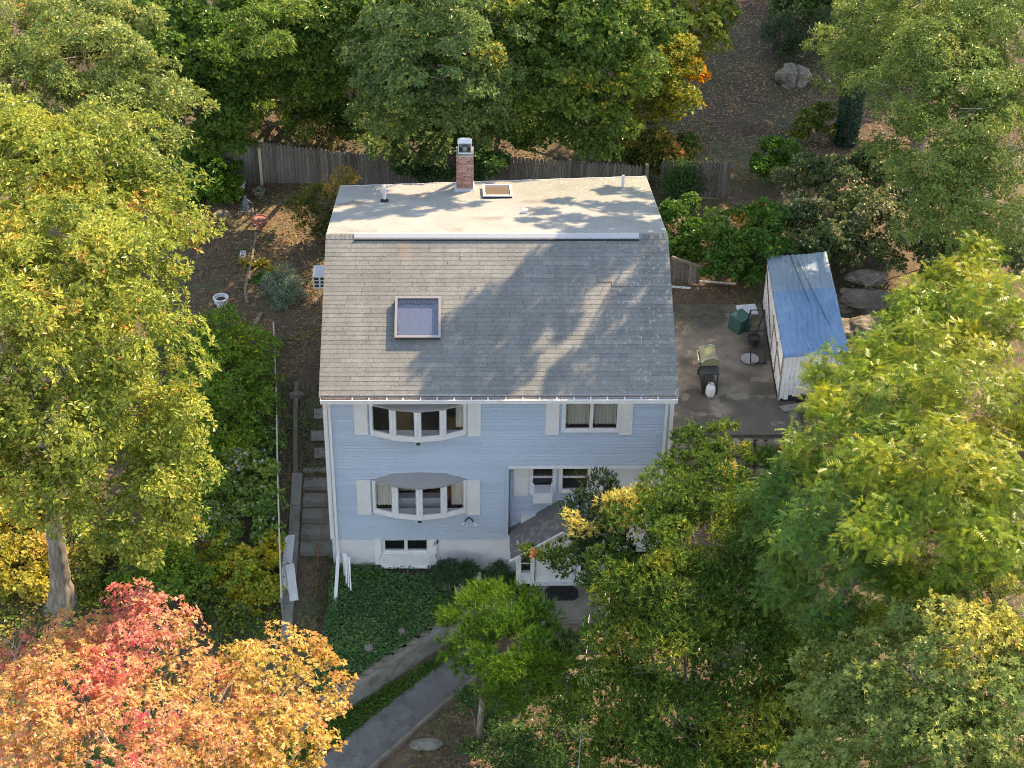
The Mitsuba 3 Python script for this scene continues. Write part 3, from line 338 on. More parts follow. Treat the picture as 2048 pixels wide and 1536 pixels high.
mb = MB(); mb.raw(*drape([(-.1, -2.6), (-.55, -3.3), (-1.75, -4.5), (-2.85, -5.75), (-3.9, -6.9), (-5.6, -9.3), (-7.4, -9.0), (-5.0, -6.3), (-4.15, -5.35), (-2.85, -3.95), (-1.3, -2.5), (-.4, -1.7)], .035)); struct('asphalt_path', mb, 'm_asphalt', True)
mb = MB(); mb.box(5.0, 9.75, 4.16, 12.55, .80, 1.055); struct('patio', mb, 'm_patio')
# timber kerb on the path's right side, in lengths that can be told apart
k = thing('path_edging', 'low weathered edging strip along the right side of the asphalt path', 'edging')
ed = [(-.35, -2.95), (-.75, -3.4), (-1.25, -3.95), (-1.75, -4.45), (-2.3, -5.05), (-2.85, -5.7), (-3.4, -6.3), (-3.95, -6.95)]
for a, b in zip(ed[:-1], ed[1:]):
    mb = MB(); mb.beam((a[0]+.06, a[1]-.04, gz(*a)+.07), (b[0]+.06, b[1]-.04, gz(*b)+.07), .11, .16); part(k, 'timber', mb, 'm_stone')

# front bed with its cracked retaining wall
WT = [(.6, -1.0, -1.2), (-.5, -1.25, -1.22), (-1.63, -1.88, -1.25), (-2.4, -2.55, -1.3), (-3.21, -3.26, -1.35), (-3.8, -3.78, -1.4), (-4.38, -4.25, -1.45), (-5.0, -4.8, -1.5), (-5.8, -5.4, -1.55)]
def bed_z(x, y):
    wy = np.interp(x, [p[0] for p in WT[::-1]], [p[1] for p in WT[::-1]]); wz = np.interp(x, [p[0] for p in WT[::-1]], [p[2] for p in WT[::-1]])
    t = np.clip(y/wy, 0, 1); z0 = np.interp(x, [-5.2, -2.0, .5], [-.72, -.74, -1.05])
    return z0*(1-t)+(wz-.03)*t
bed_poly = [(-4.95, .02), (.75, .02), (.75, -1.0)]+[(p[0], p[1]+.10) for p in WT[1:]]+[(-5.6, -4.6), (-5.25, -2.5), (-5.0, -1.2)]
mb = MB(); mb.raw(*drape(bed_poly, 0.0, .2, bed_z)); struct('garden_bed', mb, 'm_soil', True)
k = thing('retaining_wall', 'cracked stained concrete retaining wall holding up the ivy bed', 'wall')
mb = MB()
for a, b in zip(WT[:-1], WT[1:]):
    d = np.array(b[:2])-np.array(a[:2]); n = np.array([-d[1], d[0]])/np.linalg.norm(d)*-.22
    za, zb = gz(a[0], a[1])-.5, gz(b[0], b[1])-.5
    A, Bq = np.array(a), np.array(b); o = np.array([*n, 0])
    mb.hexa([(a[0], a[1], za), (b[0], b[1], zb), (b[0]+n[0]*-1, b[1]+n[1]*-1, zb), (a[0]-n[0], a[1]-n[1], za), A, Bq, Bq-o, A-o], .5)
part(k, 'wall_body', mb, 'm_concrete')
for t in np.linspace(.06, .98, 17):          # loose capping stones along the broken top edge
    i = min(int(t*8), 7); f = t*8-i; c = np.array(WT[i])*(1-f)+np.array(WT[i+1])*f
    mb = MB(); mb.raw(*rock(c+(0.02, .12, .02), .17+.07*rng.random(), int(t*100), (1.3, .8, .35), 2)); part(k, 'cap_stone', mb, 'm_stone', 40)

# concrete stairs with landing slabs and kerb wall on the left side of the house
k = thing('concrete_stairs', 'flight of worn concrete steps along the left side of the blue house', 'stairs')
ST = [(.75, -.77), (1.29, -.57), (1.83, -.37), (2.37, -.17), (2.91, .03)]
for n_, (y, z) in enumerate(ST):
    mb = MB(); mb.box(-6.0, -4.98, y, y+.60 if n_ < 4 else 3.5, z-.5, z); part(k, 'step', mb, 'm_concrete')
mb = MB(); mb.box(-6.05, -4.98, 3.5, 3.68, -.4, .16); part(k, 'top_kerb', mb, 'm_concrete')
k = thing('kerb_wall', 'low crumbling concrete wall on the outer side of the stairs', 'wall')
yy = [3.3, 2.2, 1.4, .6, -.3, -1.3, -2.4]; 
for a, b in zip(yy[:-1], yy[1:]):
    za, zb = gz(-6.2, a)+.24, gz(-6.2, b)+.24; zb = zb+.02
    mb = MB(); mb.hexa([(-6.38, b+.01, zb-.8), (-6.04, b+.01, zb-.8), (-6.04, a, za-.8), (-6.38, a, za-.8), (-6.36, b+.01, zb), (-6.05, b+.01, zb), (-6.05, a, za), (-6.36, a, za)]); part(k, 'segment', mb, 'm_concrete')
for y, x, g in ((5.78, -5.6, 0), (5.0, -5.62, 0), (4.25, -5.55, 0), (3.95, -5.5, 0)):
    pass
for n_, (x, y, wd) in enumerate(((-5.52, 5.85, .62), (-5.55, 4.95, .66), (-5.42, 4.25, .62))):
    mb = MB(); z = gz(x, y); mb.obox((x, y, z+.02), (wd/2, .01, .0), (-.01, .2, .05), (0, -.03, .05)); one('stepping_stone', ('uppermost', 'middle', 'lowest')[n_]+' of the three green stained stepping slabs above the concrete stairs', 'stepping stone', mb, 'm_concrete')
mb = MB(); pts = [(-6.47, 7.1), (-6.42, 5.8), (-6.34, 4.4), (-6.26, 3.2)]
for a, b in zip(pts[:-1], pts[1:]): mb.beam((*a, gz(*a)+.05), (*b, gz(*b)+.05), .14, .16)
one('garden_timber', 'dark sunken timber edging leading up from the kerb wall of the stairs', 'timber', mb, 'm_wood')
mb = MB(); mb.tube([(-5.1, 3.6, .2), (-5.2, 2.95, .06), (-5.25, 2.93, .05), (-5.3, 2.4, -.15), (-5.35, 1.85, -.35), (-5.4, 1.3, -.55), (-5.42, .8, -.75), (-5.45, .3, -.93), (-5.43, -.9, -1.15)], .012, 5); one('cord', 'thin orange cord trailing down the concrete steps', 'cord', mb, 'm_rope')

# stone wall below the patio
k = thing('stone_wall', 'rough fieldstone wall below the front edge of the patio', 'wall')
mb = MB(); mb.box(5.0, 9.8, 3.98, 4.16, -1.0, .98); part(k, 'core', mb, 'm_soil')
for row in range(4):
    x = 5.0
    while x < 9.7:
        L = .22+.34*rng.random(); z = .86-row*.33
        mb = MB(); mb.raw(*rock((x+L/2, 3.93+.05*rng.random()-row*.03, z), 1, int(x*31+row*7), (L*.54, .2, .15), 2, .6)); part(k, 'stone', mb, 'm_stone', 45); x += L
# ---------------------------------------------------------------- the house
XL, XR, YB, HE, HB = -4.95, 4.95, 10.35, 5.66, .41
TA, TB = math.tan(math.radians(24.646)), .2775
RY, RZ, EY, EZ = 4.63, 8.114, -.24, 5.88
H = thing('house', 'light blue two storey house with grey shingle roof, bow windows and white shutters', 'house')
rf = lambda y: RZ-(RY-y)*TA
rbk = lambda y: RZ-(y-RY)*TB
# shell: foundation, walls and gables (front lies behind the siding boards)
mb = MB()
def wall_x(x, x2):
    prof = [(0.03, -2.2), (YB, -.5), (YB, rbk(YB)-.12), (RY, RZ-.14), (0.03, rf(.03)-.14)]
    a = [(x, y, z) for y, z in prof]; b = [(x2, y, z) for y, z in prof]
    mb.quad(*a, tone=.5); mb.quad(*b[::-1], tone=.5)
    for i_ in range(5): mb.quad(a[i_], b[i_], b[(i_+1) % 5], a[(i_+1) % 5], tone=.5)
wall_x(XL+.03, XL+.15); wall_x(XR-.15, XR-.03); mb.box(XL+.15, XR-.15, YB-.12, YB, -.5, rbk(YB)-.14, .5)
W = part(H, 'wall', mb, 'm_siding')
HOLES = [(-3.66, -.92, 4.36, 5.40), (-3.66, -.92, 1.46, 2.66), (1.84, 3.42, 4.44, 5.60)]
def front_sheet(x0, x1, z0, z1, y0, y1, holes, key, mat):
    """a wall slab with rectangular openings"""
    from shapely.geometry import box as bx
    P = bx(x0, z0, x1, z1)
    for h in holes: P = P.difference(bx(h[0], h[2], h[1], h[3]))
    m = trimesh.creation.extrude_polygon(P, y1-y0, engine='earcut'); v = m.vertices
    mb = MB(); mb.raw(np.column_stack([v[:, 0], y1-v[:, 2], v[:, 1]]), m.faces, .5); return part(H, key, mb, mat)
front_sheet(XL+.03, .30, HB, HE, .03, .13, HOLES, 'front_wall', 'm_siding')
mb_ = front_sheet(.30, XR-.03, 3.12, HE, .03, .13, HOLES, 'front_wall', 'm_siding')
RH = [(.97, 1.66, 1.95, 3.02), (1.84, 2.68, 1.95, 3.02)]
front_sheet(.30, XR-.03, -.4, 3.1, .33, .45, RH, 'recessed_wall', 'm_siding')
front_sheet(XL+.04, .78, -1.9, HB, .03, .2, [(-3.42, -2.04, -.17, .36)], 'foundation', 'm_stucco')
mb = MB(); mb.box(.30, XR-.04, .03, .33, 3.05, 3.12); part(H, 'overhang_soffit', mb, 'm_white')
# front siding boards, each course a board (butt joints where the photograph shows them)
PITCH_S = .103
def board(x0, x1, z, y, tone=None, parent=W, mat='m_siding'):
    mb = MB(); a, b = y-.044, y-.030
    mb.hexa([(x0, a, z), (x1, a, z), (x1, y, z), (x0, y, z), (x0, b, z+PITCH_S-.017), (x1, b, z+PITCH_S-.017), (x1, y, z+PITCH_S-.017), (x0, y, z+PITCH_S-.017)], tone)
    part(parent, 'siding_board', mb, mat)
z, n_ = HB+.005, 0
def spans(x0, x1, z, holes):
    out = [(x0, x1)]
    for h in holes:
        if z+PITCH_S > h[2]+.02 and z < h[3]-.02:
            out = [q for a, b in out for q in ((a, min(b, h[0]-.02)), (max(a, h[1]+.02), b)) if q[1]-q[0] > .05]
    return out
while z < HE-.08:
    x1 = .21 if z < 3.10 else XR-.11
    for a, b in spans(XL+.11, x1, z, HOLES):
        cuts = [a, b]
        if b-a > 4 and rng.random() < .65: cuts = [a, a+(.2+.6*rng.random())*(b-a), b]
        for c0, c1 in zip(cuts[:-1], cuts[1:]): board(c0, c1-.008, z, .03)
    z += PITCH_S
z = -.35
while z < 3.0:
    for a, b in spans(.36, 3.22, z, RH): board(a, b, z, .33)
    z += PITCH_S
# the white panelled stretch of the recess
mb = MB(); mb.box(3.25, XR-.06, .27, .33, -.4, 3.03)
part(H, 'pale_panel', mb, 'm_paleplant')
for k_ in range(14):
    mb = MB(); z = -.3+k_*.235; mb.hexa([(3.27, .25, z), (XR-.08, .25, z), (XR-.08, .27, z), (3.27, .27, z), (3.27, .262, z+.225), (XR-.08, .262, z+.225), (XR-.08, .27, z+.225), (3.27, .27, z+.225)]); part(H, 'panel_board', mb, 'm_paleplant')
# gable ends: clapboard courses that cannot be picked out one by one from above
mb = MB(); z = .2
while z < RZ-.3:
    y0 = max(.05, RY-(RZ-.18-z)/TA if z > rf(.05)-.18 else .05); y1 = min(YB, RY+(RZ-.18-z)/TB)
    for x, s_ in ((XL+.03, -1), (XR-.03, 1)):
        mb.hexa([(x, y0, z), (x, y1, z), (x+s_*.022, y1, z), (x+s_*.022, y0, z), (x, y0, z+PITCH_S), (x, y1, z+PITCH_S), (x+s_*.006, y1, z+PITCH_S), (x+s_*.006, y0, z+PITCH_S)])
    z += PITCH_S
k_ = part(H, 'gable_siding', mb, 'm_siding', kind='stuff')
for x0, x1, z0, z1, n in ((XL-.012, XL+.105, HB-.02, HE, 0), (XR-.105, XR+.012, 3.06, HE, 0), (.205, .312, HB-.02, 3.06, 0)):
    mb = MB(); mb.box(x0, x1, -.018, .05, z0, z1); part(H, 'corner_board', mb, 'm_siding' if x0 > 0 and z0 < 3 and x1 < 1 else 'm_white')
mb = MB(); mb.box(.312, XR-.02, -.012, .05, 3.03, 3.09); part(H, 'overhang_trim', mb, 'm_white')
mb = MB(); mb.box(XL+.03, .20, -.012, .05, HB-.05, HB); part(H, 'base_trim', mb, 'm_siding')
mb = MB(); mb.box(XL-.05, XR+.05, -.24, .03, HE-.02, HE+.0); part(H, 'soffit', mb, 'm_white')
mb = MB(); mb.box(XL-.05, XR+.05, -.245, -.225, HE, EZ-.03); part(H, 'fascia', mb, 'm_white')

# roof: deck, shingle strips, rolled rear roof
mb = MB(); th = .10
mb.hexa([(-5, EY, EZ-th), (5, EY, EZ-th), (5, RY, RZ-th), (-5, RY, RZ-th), (-5, EY, EZ-.012), (5, EY, EZ-.012), (5, RY, RZ-.012), (-5, RY, RZ-.012)], .5)
RO = part(H, 'roof', mb, 'm_shingle')
su = np.array([0, RY-EY, RZ-EZ]); SL = np.linalg.norm(su); su /= SL; sn = np.array([0, -su[2], su[1]])
rows_ = 36; ex = SL/rows_
for r_ in range(rows_):
    c0 = [-5.03]; x = -5.03+(r_*.152 % .914)*1.0+.25+.3*rng.random()
    while x < 4.6: c0.append(x); x += (.914 if rng.random() < .45 else 1.37)+.02*rng.random()
    c0.append(5.03)
    for a, b in zip(c0[:-1], c0[1:]):
        if b-a < .06: continue
        o = np.array([0, EY, EZ])+su*(r_*ex-.012); e = su*(ex+.012); lift = .008+.004*rng.random(); t_ = np.clip(rng.normal(.5, .24), 0, 1)
        jig = .006*(rng.random()-.5)
        lo, hi = sn*lift, sn*.003
        A, Bb = np.array([a+.004, 0, 0]), np.array([b-.004, 0, 0]); o2 = o+su*jig
        mb = MB(); mb.hexa([A+o2-sn*.01, Bb+o2-sn*.01, Bb+o+e-sn*.01, A+o+e-sn*.01, A+o2+lo, Bb+o2+lo, Bb+o+e+hi, A+o+e+hi], t_); part(RO, 'shingle', mb, 'm_shingle')
# a patch of slipped shingles on the right
for x0, x1, r_ in ((3.3, 4.2, 24), (3.45, 3.95, 22), (2.9, 3.4, 25)):
    o = np.array([0, EY, EZ])+su*(r_*ex); mb = MB(); mb.hexa([np.array([x0, 0, 0])+o+sn*.004, np.array([x1, 0, 0])+o+sn*.004+su*-.01, np.array([x1, 0, 0])+o+su*ex*1.5+sn*.004, np.array([x0, 0, 0])+o+su*ex*1.5+sn*.004,
        np.array([x0, 0, 0])+o+sn*.03, np.array([x1, 0, 0])+o+sn*.022+su*-.01, np.array([x1, 0, 0])+o+su*ex*1.5+sn*.010, np.array([x0, 0, 0])+o+su*ex*1.5+sn*.012], .15); part(RO, 'loose_shingle', mb, 'm_shingle')
YL, YR_, ZL, ZR = 10.546, 11.112, 6.364, 6.423
mb = MB(); mb.hexa([(-5, RY, RZ-.1), (5, RY, RZ-.1), (5, YR_, ZR-.1), (-5, YL, ZL-.1), (-5, RY, RZ), (5, RY, RZ), (5, YR_, ZR), (-5, YL, ZL)], .5); part(H, 'rear_roof', mb, 'm_roll')
for x, s_ in ((-5.0, -1), (5.0, 1)):
    ye, ze = (YL, ZL) if s_ < 0 else (YR_, ZR)
    for a, b in (((x+s_*.012, EY-.02, EZ-.08), (x+s_*.012, RY, RZ-.08)), ((x+s_*.012, RY, RZ-.08), (x+s_*.012, ye, ze-.08))):
        mb = MB(); mb.beam(a, b, .014, .13); part(H, 'rake_board', mb, 'm_flash')
mb = MB(); mb.beam((-5, YL+.01, ZL-.03), (5, YR_+.01, ZR-.03), .02, .09); part(H, 'rear_edge', mb, 'm_white')
# ridge vent strip and shingle caps at its ends
mb = MB(); za, zb, zc = rf(RY-.16)+.03, RZ+.055, rbk(RY+.16)+.025
mb.hexa([(-4.2, RY-.16, za-.02), (4.17, RY-.16, za-.02), (4.17, RY+.16, zc-.02), (-4.2, RY+.16, zc-.02), (-4.2, RY-.12, za+.02), (4.17, RY-.12, za+.02), (4.17, RY+.12, zc+.02), (-4.2, RY+.12, zc+.02)], .3)
mb.quad((-4.2, RY-.12, za+.022), (4.17, RY-.12, za+.022), (4.17, RY, zb), (-4.2, RY, zb)); mb.quad((-4.2, RY, zb), (4.17, RY, zb), (4.17, RY+.12, zc+.022), (-4.2, RY+.12, zc+.022))
mb.quad((-4.2, RY-.12, za+.02), (-4.2, RY, zb), (-4.2, RY+.12, zc+.02)); mb.quad((4.17, RY+.12, zc+.02), (4.17, RY, zb), (4.17, RY-.12, za+.02))
RV = part(H, 'ridge_vent', mb, 'm_flash')
mb = MB(); mb.box(-4.19, 4.16, RY-.20, RY-.155, za-.04, za+.012); part(RV, 'slot', mb, 'm_dark')
for x0, x1 in ((-5.02, -4.22), (4.19, 5.02)):
    x = x0
    while x < x1-.03:
        mb = MB(); e = min(x+.14, x1); mb.hexa([(x, RY-.15, rf(RY-.15)), (e, RY-.15, rf(RY-.15)), (e, RY, RZ+.003), (x, RY, RZ+.003), (x, RY-.15, rf(RY-.15)+.018), (e-.005, RY-.15, rf(RY-.15)+.012), (e-.005, RY, RZ+.022), (x, RY, RZ+.028)])
        mb.hexa([(x, RY, RZ+.003), (e, RY, RZ+.003), (e, RY+.15, rbk(RY+.15)), (x, RY+.15, rbk(RY+.15)), (x, RY, RZ+.028), (e-.005, RY, RZ+.022), (e-.005, RY+.15, rbk(RY+.15)+.012), (x, RY+.15, rbk(RY+.15)+.018)]); part(H, 'ridge_cap', mb, 'm_shingle'); x += .14
# gutter with hangers
mb = MB(); g0, g1, gb, gt = -.415, -.256, EZ-.20, EZ-.075
mb.box(-4.98, 4.98, g0, g1, gb, gb+.008, .5); mb.box(-4.98, 4.98, g0, g0+.008, gb+.008, gt, .5); mb.box(-4.98, 4.98, g1-.008, g1, gb+.008, gt, .5); mb.box(-4.988, -4.98, g0, g1, gb, gt, .5); mb.box(4.98, 4.988, g0, g1, gb, gt, .5)
G = part(H, 'gutter', mb, 'm_white')
mb = MB(); mb.box(-4.97, 4.97, g0+.01, g1-.02, gb+.01, gb+.022); mb.box(-4.97, 4.97, g1-.008, g1-.001, gb+.01, EZ-.035); part(G, 'shaded_inside', mb, 'm_gutterin')  # brown sheets whose colour carries the shade inside the trough
mb = MB(); mb.box(-4.985, 4.985, g0-.022, g0+.012, gt, gt+.014); part(G, 'lip', mb, 'm_white')
mb = MB(); mb.box(-5.0, 5.0, EY-.012, EY+.03, EZ-.018, EZ+.008); part(G, 'drip_edge', mb, 'm_flash')
for x in np.arange(-4.1, 4.9, .475):
    mb = MB(); x = x+.03*(rng.random()-.5); mb.box(x-.017, x+.017, g0, g1-.01, gt-.012, gt+.010); part(G, 'hanger', mb, 'm_white')
# downspouts
mb = MB()
mb.beam((-4.80, -.30, gb), (-4.78, -.06, gb-.22), .07, .09); mb.beam((-4.78, -.06, gb-.2), (-4.76, -.06, -.22), .075, .075, (0, 1, 0))
mb.beam((-4.76, -.07, -.24), (-4.80, -1.72, -.98), .10, .09)
D = part(H, 'downspout', mb, 'm_white')
mb = MB(); mb.box(-4.82, -4.71, -.13, .0, -.34, -.2); part(D, 'elbow', mb, 'm_white')
mb = MB(); mb.beam((4.74, -.30, gb), (4.74, -.06, gb-.25), .07, .09); mb.beam((4.74, -.06, gb-.23), (4.74, -.06, -.6), .075, .075, (0, 1, 0)); part(H, 'downspout', mb, 'm_white')

# chimney: bricks round a mortar core, flashing and metal cap
cx, cy, cw, cd = -.95, 9.62, .54, .52; cz0, cz1 = 6.55, 8.02
mb = MB(); mb.box(cx-cw/2+.012, cx+cw/2-.012, cy+.012, cy+cd-.012, cz0, cz1-.01); CH = part(H, 'chimney', mb, 'm_mortar')
z, k_ = 6.80, 0
while z < cz1-.06:
    o = 0.015 if k_ % 2 else -.10
    for face in (0, 1):
        y0, y1 = (cy, cy+.1) if face == 0 else (cy+cd-.1, cy+cd); x = cx-cw/2+o
        while x < cx+cw/2-.02:
            a, b = max(x, cx-cw/2), min(x+.205, cx+cw/2)
            if b-a > .03: mb = MB(); j_ = .004*rng.random(); mb.box(a+.005, b-.005, y0-j_ if face == 0 else y0, y1, z, z+.057, None if rng.random() > .25 else .05); part(CH, 'brick', mb, 'm_brick')
            x += .215
    for x0, x1 in ((cx-cw/2, cx-cw/2+.1), (cx+cw/2-.1, cx+cw/2)):
        for y0 in (.105, .31): mb = MB(); mb.box(x0, x1, cy+y0, cy+y0+.2 if y0 < .2 else cy+cd-.105, z, z+.057); part(CH, 'brick', mb, 'm_brick')
    z += .0685; k_ += 1
mb = MB(); f0 = .06
mb.hexa([(cx-cw/2-.07, cy-.10, rbk(cy)+.03), (cx+cw/2+.07, cy-.10, rbk(cy)+.03), (cx+cw/2+.07, cy+cd+.06, rbk(cy+cd)-.02), (cx-cw/2-.07, cy+cd+.06, rbk(cy+cd)-.02), (cx-cw/2-.01, cy-.01, 6.82), (cx+cw/2+.01, cy-.01, 6.82), (cx+cw/2+.01, cy+cd+.01, 6.80), (cx-cw/2-.01, cy+cd+.01, 6.80)]); part(CH, 'flashing', mb, 'm_flash')
mb = MB(); mb.box(cx-cw/2-.01, cx+cw/2+.01, cy-.012, cy+cd+.01, cz1-.01, cz1+.03); part(CH, 'crown', mb, 'm_concrete')
mb = MB(); z = cz1+.03
mb.lathe((cx, cy+.20, z), [(.085, 0), (.085, .19), (.07, .19), (.07, .02), (0, .02)], 16); part(CH, 'flue_pipe', mb, 'm_galv', 30)
mb = MB(); a = .20
for s_ in (-1, 1): mb.box(cx+s_*a-.01, cx+s_*a+.01, cy+.03, cy+.47, z+.0, z+.28)
mb.box(cx-a+.01, cx+a-.01, cy+.45, cy+.47, z, z+.28); mb.box(cx-a+.01, cx+a-.01, cy+.03, cy+.045, z+.0, z+.05)
mb.hexa([(cx-a-.03, cy+.20, z+.28), (cx+a+.03, cy+.20, z+.28), (cx+a+.03, cy+.50, z+.28), (cx-a-.03, cy+.50, z+.28), (cx-a+.05, cy+.26, z+.35), (cx+a-.05, cy+.26, z+.35), (cx+a-.05, cy+.46, z+.35), (cx-a+.05, cy+.46, z+.35)]); part(CH, 'cap', mb, 'm_capmetal')

# skylights
B['m_skytint_edge'] = pr((0.07, 0.095, 0.18), 0.7)
def skylight(y0, y1, x0, x1, zf, nrm, up_, curb, fr, glass, well):
    o = lambda x, y, h: np.array([x, y, zf(y)])+nrm*h
    mb = MB(); t = .07
    def ring(a0, a1, b0, b1, w_, h0, h1, m):
        for (p, q, r_, s_) in ((a0, a1, b0, b0+w_), (a0, a1, b1-w_, b1), (a0, a0+w_, b0+w_, b1-w_), (a1-w_, a1, b0+w_, b1-w_)):
            m.hexa([o(p, r_, h0), o(q, r_, h0), o(q, s_, h0), o(p, s_, h0), o(p, r_, h1), o(q, r_, h1), o(q, s_, h1), o(p, s_, h1)], .5)
    S_ = part(H, 'skylight', (ring(x0+.02, x1-.02, y0+.02, y1-.02, .06, -.02, curb, mb), mb)[1], curb and 'm_dark')
    mb = MB(); ring(x0, x1, y0, y1, t, curb, curb+.045, mb); part(S_, 'frame', mb, fr)
    mb = MB(); mb.quad(o(x0+t*.6, y0+t*.6, curb+.01), o(x1-t*.6, y0+t*.6, curb+.01), o(x1-t*.6, y1-t*.6, curb+.01), o(x0+t*.6, y1-t*.6, curb+.01)); part(S_, 'pane', mb, glass)
    if well:  # blue sheets below the glass paint in the reflected sky and its darker edges
        for (p, q, r_, s_, h, m_) in ((x0+.05, x1-.05, y0+.05, y1-.05, .035, 'm_skytint'), (x0+.05, x1-.05, y1-.20, y1-.17, .055, 'm_dark'), (x0+.05, x1-.05, y1-.12, y1-.05, .06, 'm_skytint_edge'), (x1-.17, x1-.05, y0+.05, y1-.2, .055, 'm_skytint_edge')):
            mb = MB(); mb.hexa([o(p, r_, h), o(q, r_, h), o(q, s_, h), o(p, s_, h), o(p, r_, h+.012), o(q, r_, h+.012), o(q, s_, h+.012), o(p, s_, h+.012)]); part(S_, 'reflection_sheet', mb, m_)
    return S_
nf = sn; nb = np.array([0, TB, 1.0]); nb /= np.linalg.norm(nb)
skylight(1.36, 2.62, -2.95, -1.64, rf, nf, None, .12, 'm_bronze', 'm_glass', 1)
B['m_brownpane'] = pr((0.115, 0.09, 0.072), 0.25, specular=0.6)
skylight(8.55, 9.95, -.38, .55, rbk, nb, None, .10, 'm_white', 'm_brownpane', None)
# roof vents
def vent(x, y, h, r, m, cap=False):
    z = rbk(y); mb = MB(); mb.tube([(x, y, z-.02), (x, y, z+h)], r, 12); V = part(H, 'vent_pipe', mb, m, 30)
    mb = MB(); mb.lathe((x, y, z), [(r*2.4, -.02), (r*2.3, .02), (r*1.1, .07)], 12); part(V, 'collar', mb, 'm_rubber' if cap else 'm_flash', 30)
vent(-3.47, 8.46, .48, .055, 'm_white', True); vent(4.13, 9.82, .52, .05, 'm_white')
mb = MB(); z = rbk(6.9); mb.hexa([(.79, 6.82, z-.02), (.97, 6.82, z-.02), (.97, 7.0, z-.07), (.79, 7.0, z-.07), (.80, 6.84, z+.17), (.96, 6.84, z+.17), (.96, 6.98, z+.17), (.80, 6.98, z+.17)]); part(H, 'box_vent', mb, 'm_white')

# windows
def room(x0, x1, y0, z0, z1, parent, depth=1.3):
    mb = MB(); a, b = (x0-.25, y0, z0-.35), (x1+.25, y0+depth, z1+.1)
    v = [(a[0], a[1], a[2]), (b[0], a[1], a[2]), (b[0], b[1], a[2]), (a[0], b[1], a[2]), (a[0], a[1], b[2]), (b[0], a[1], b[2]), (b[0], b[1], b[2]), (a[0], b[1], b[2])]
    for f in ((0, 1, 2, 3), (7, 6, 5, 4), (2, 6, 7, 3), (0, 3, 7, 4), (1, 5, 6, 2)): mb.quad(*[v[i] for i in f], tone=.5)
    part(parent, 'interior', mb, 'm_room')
def curtain(parent, x0, x1, y, z0, z1, m='m_curtain', gather=0.0):
    n = 40; t = np.linspace(0, 1, n); u = x0+(x1-x0)*t; yy = y+.022*np.sin(t*n*.9)+.01*np.sin(t*31); g = gather*(x1-x0)
    v = np.vstack([np.column_stack([u, yy, np.full(n, z1)]), np.column_stack([u+g*(t-.5)*0+g*(1-t)*0, yy*1.0+.01, z0+.01*np.sin(t*25)])])
    f = [(i, i+1, n+i+1, n+i) for i in range(n-1)]; mb = MB(); mb.raw(v, f, .5); part(parent, 'curtain', mb, m, True)
def shutter(x0, x1, z0, z1, y=-.015):
    mb = MB(); d = .03; s = .045
    for q in ((x0, x0+s, z0, z1), (x1-s, x1, z0, z1), (x0+s, x1-s, z0, z0+s), (x0+s, x1-s, z1-s, z1), (x0+s, x1-s, (z0+z1)/2-.03, (z0+z1)/2+.03)): mb.box(q[0], q[1], y-d, y, q[2], q[3], .4)
    S_ = part(H, 'shutter', mb, 'm_white')
    for a, b in ((z0+s, (z0+z1)/2-.03), ((z0+z1)/2+.03, z1-s)):
        mb = MB(); mb.box(x0+s, x1-s, y-d+.011, y, a, b, .6); mb.box(x0+s+.03, x1-s-.03, y-d+.004, y-d+.011, a+.03, b-.03, .5); part(S_, 'panel', mb, 'm_white')
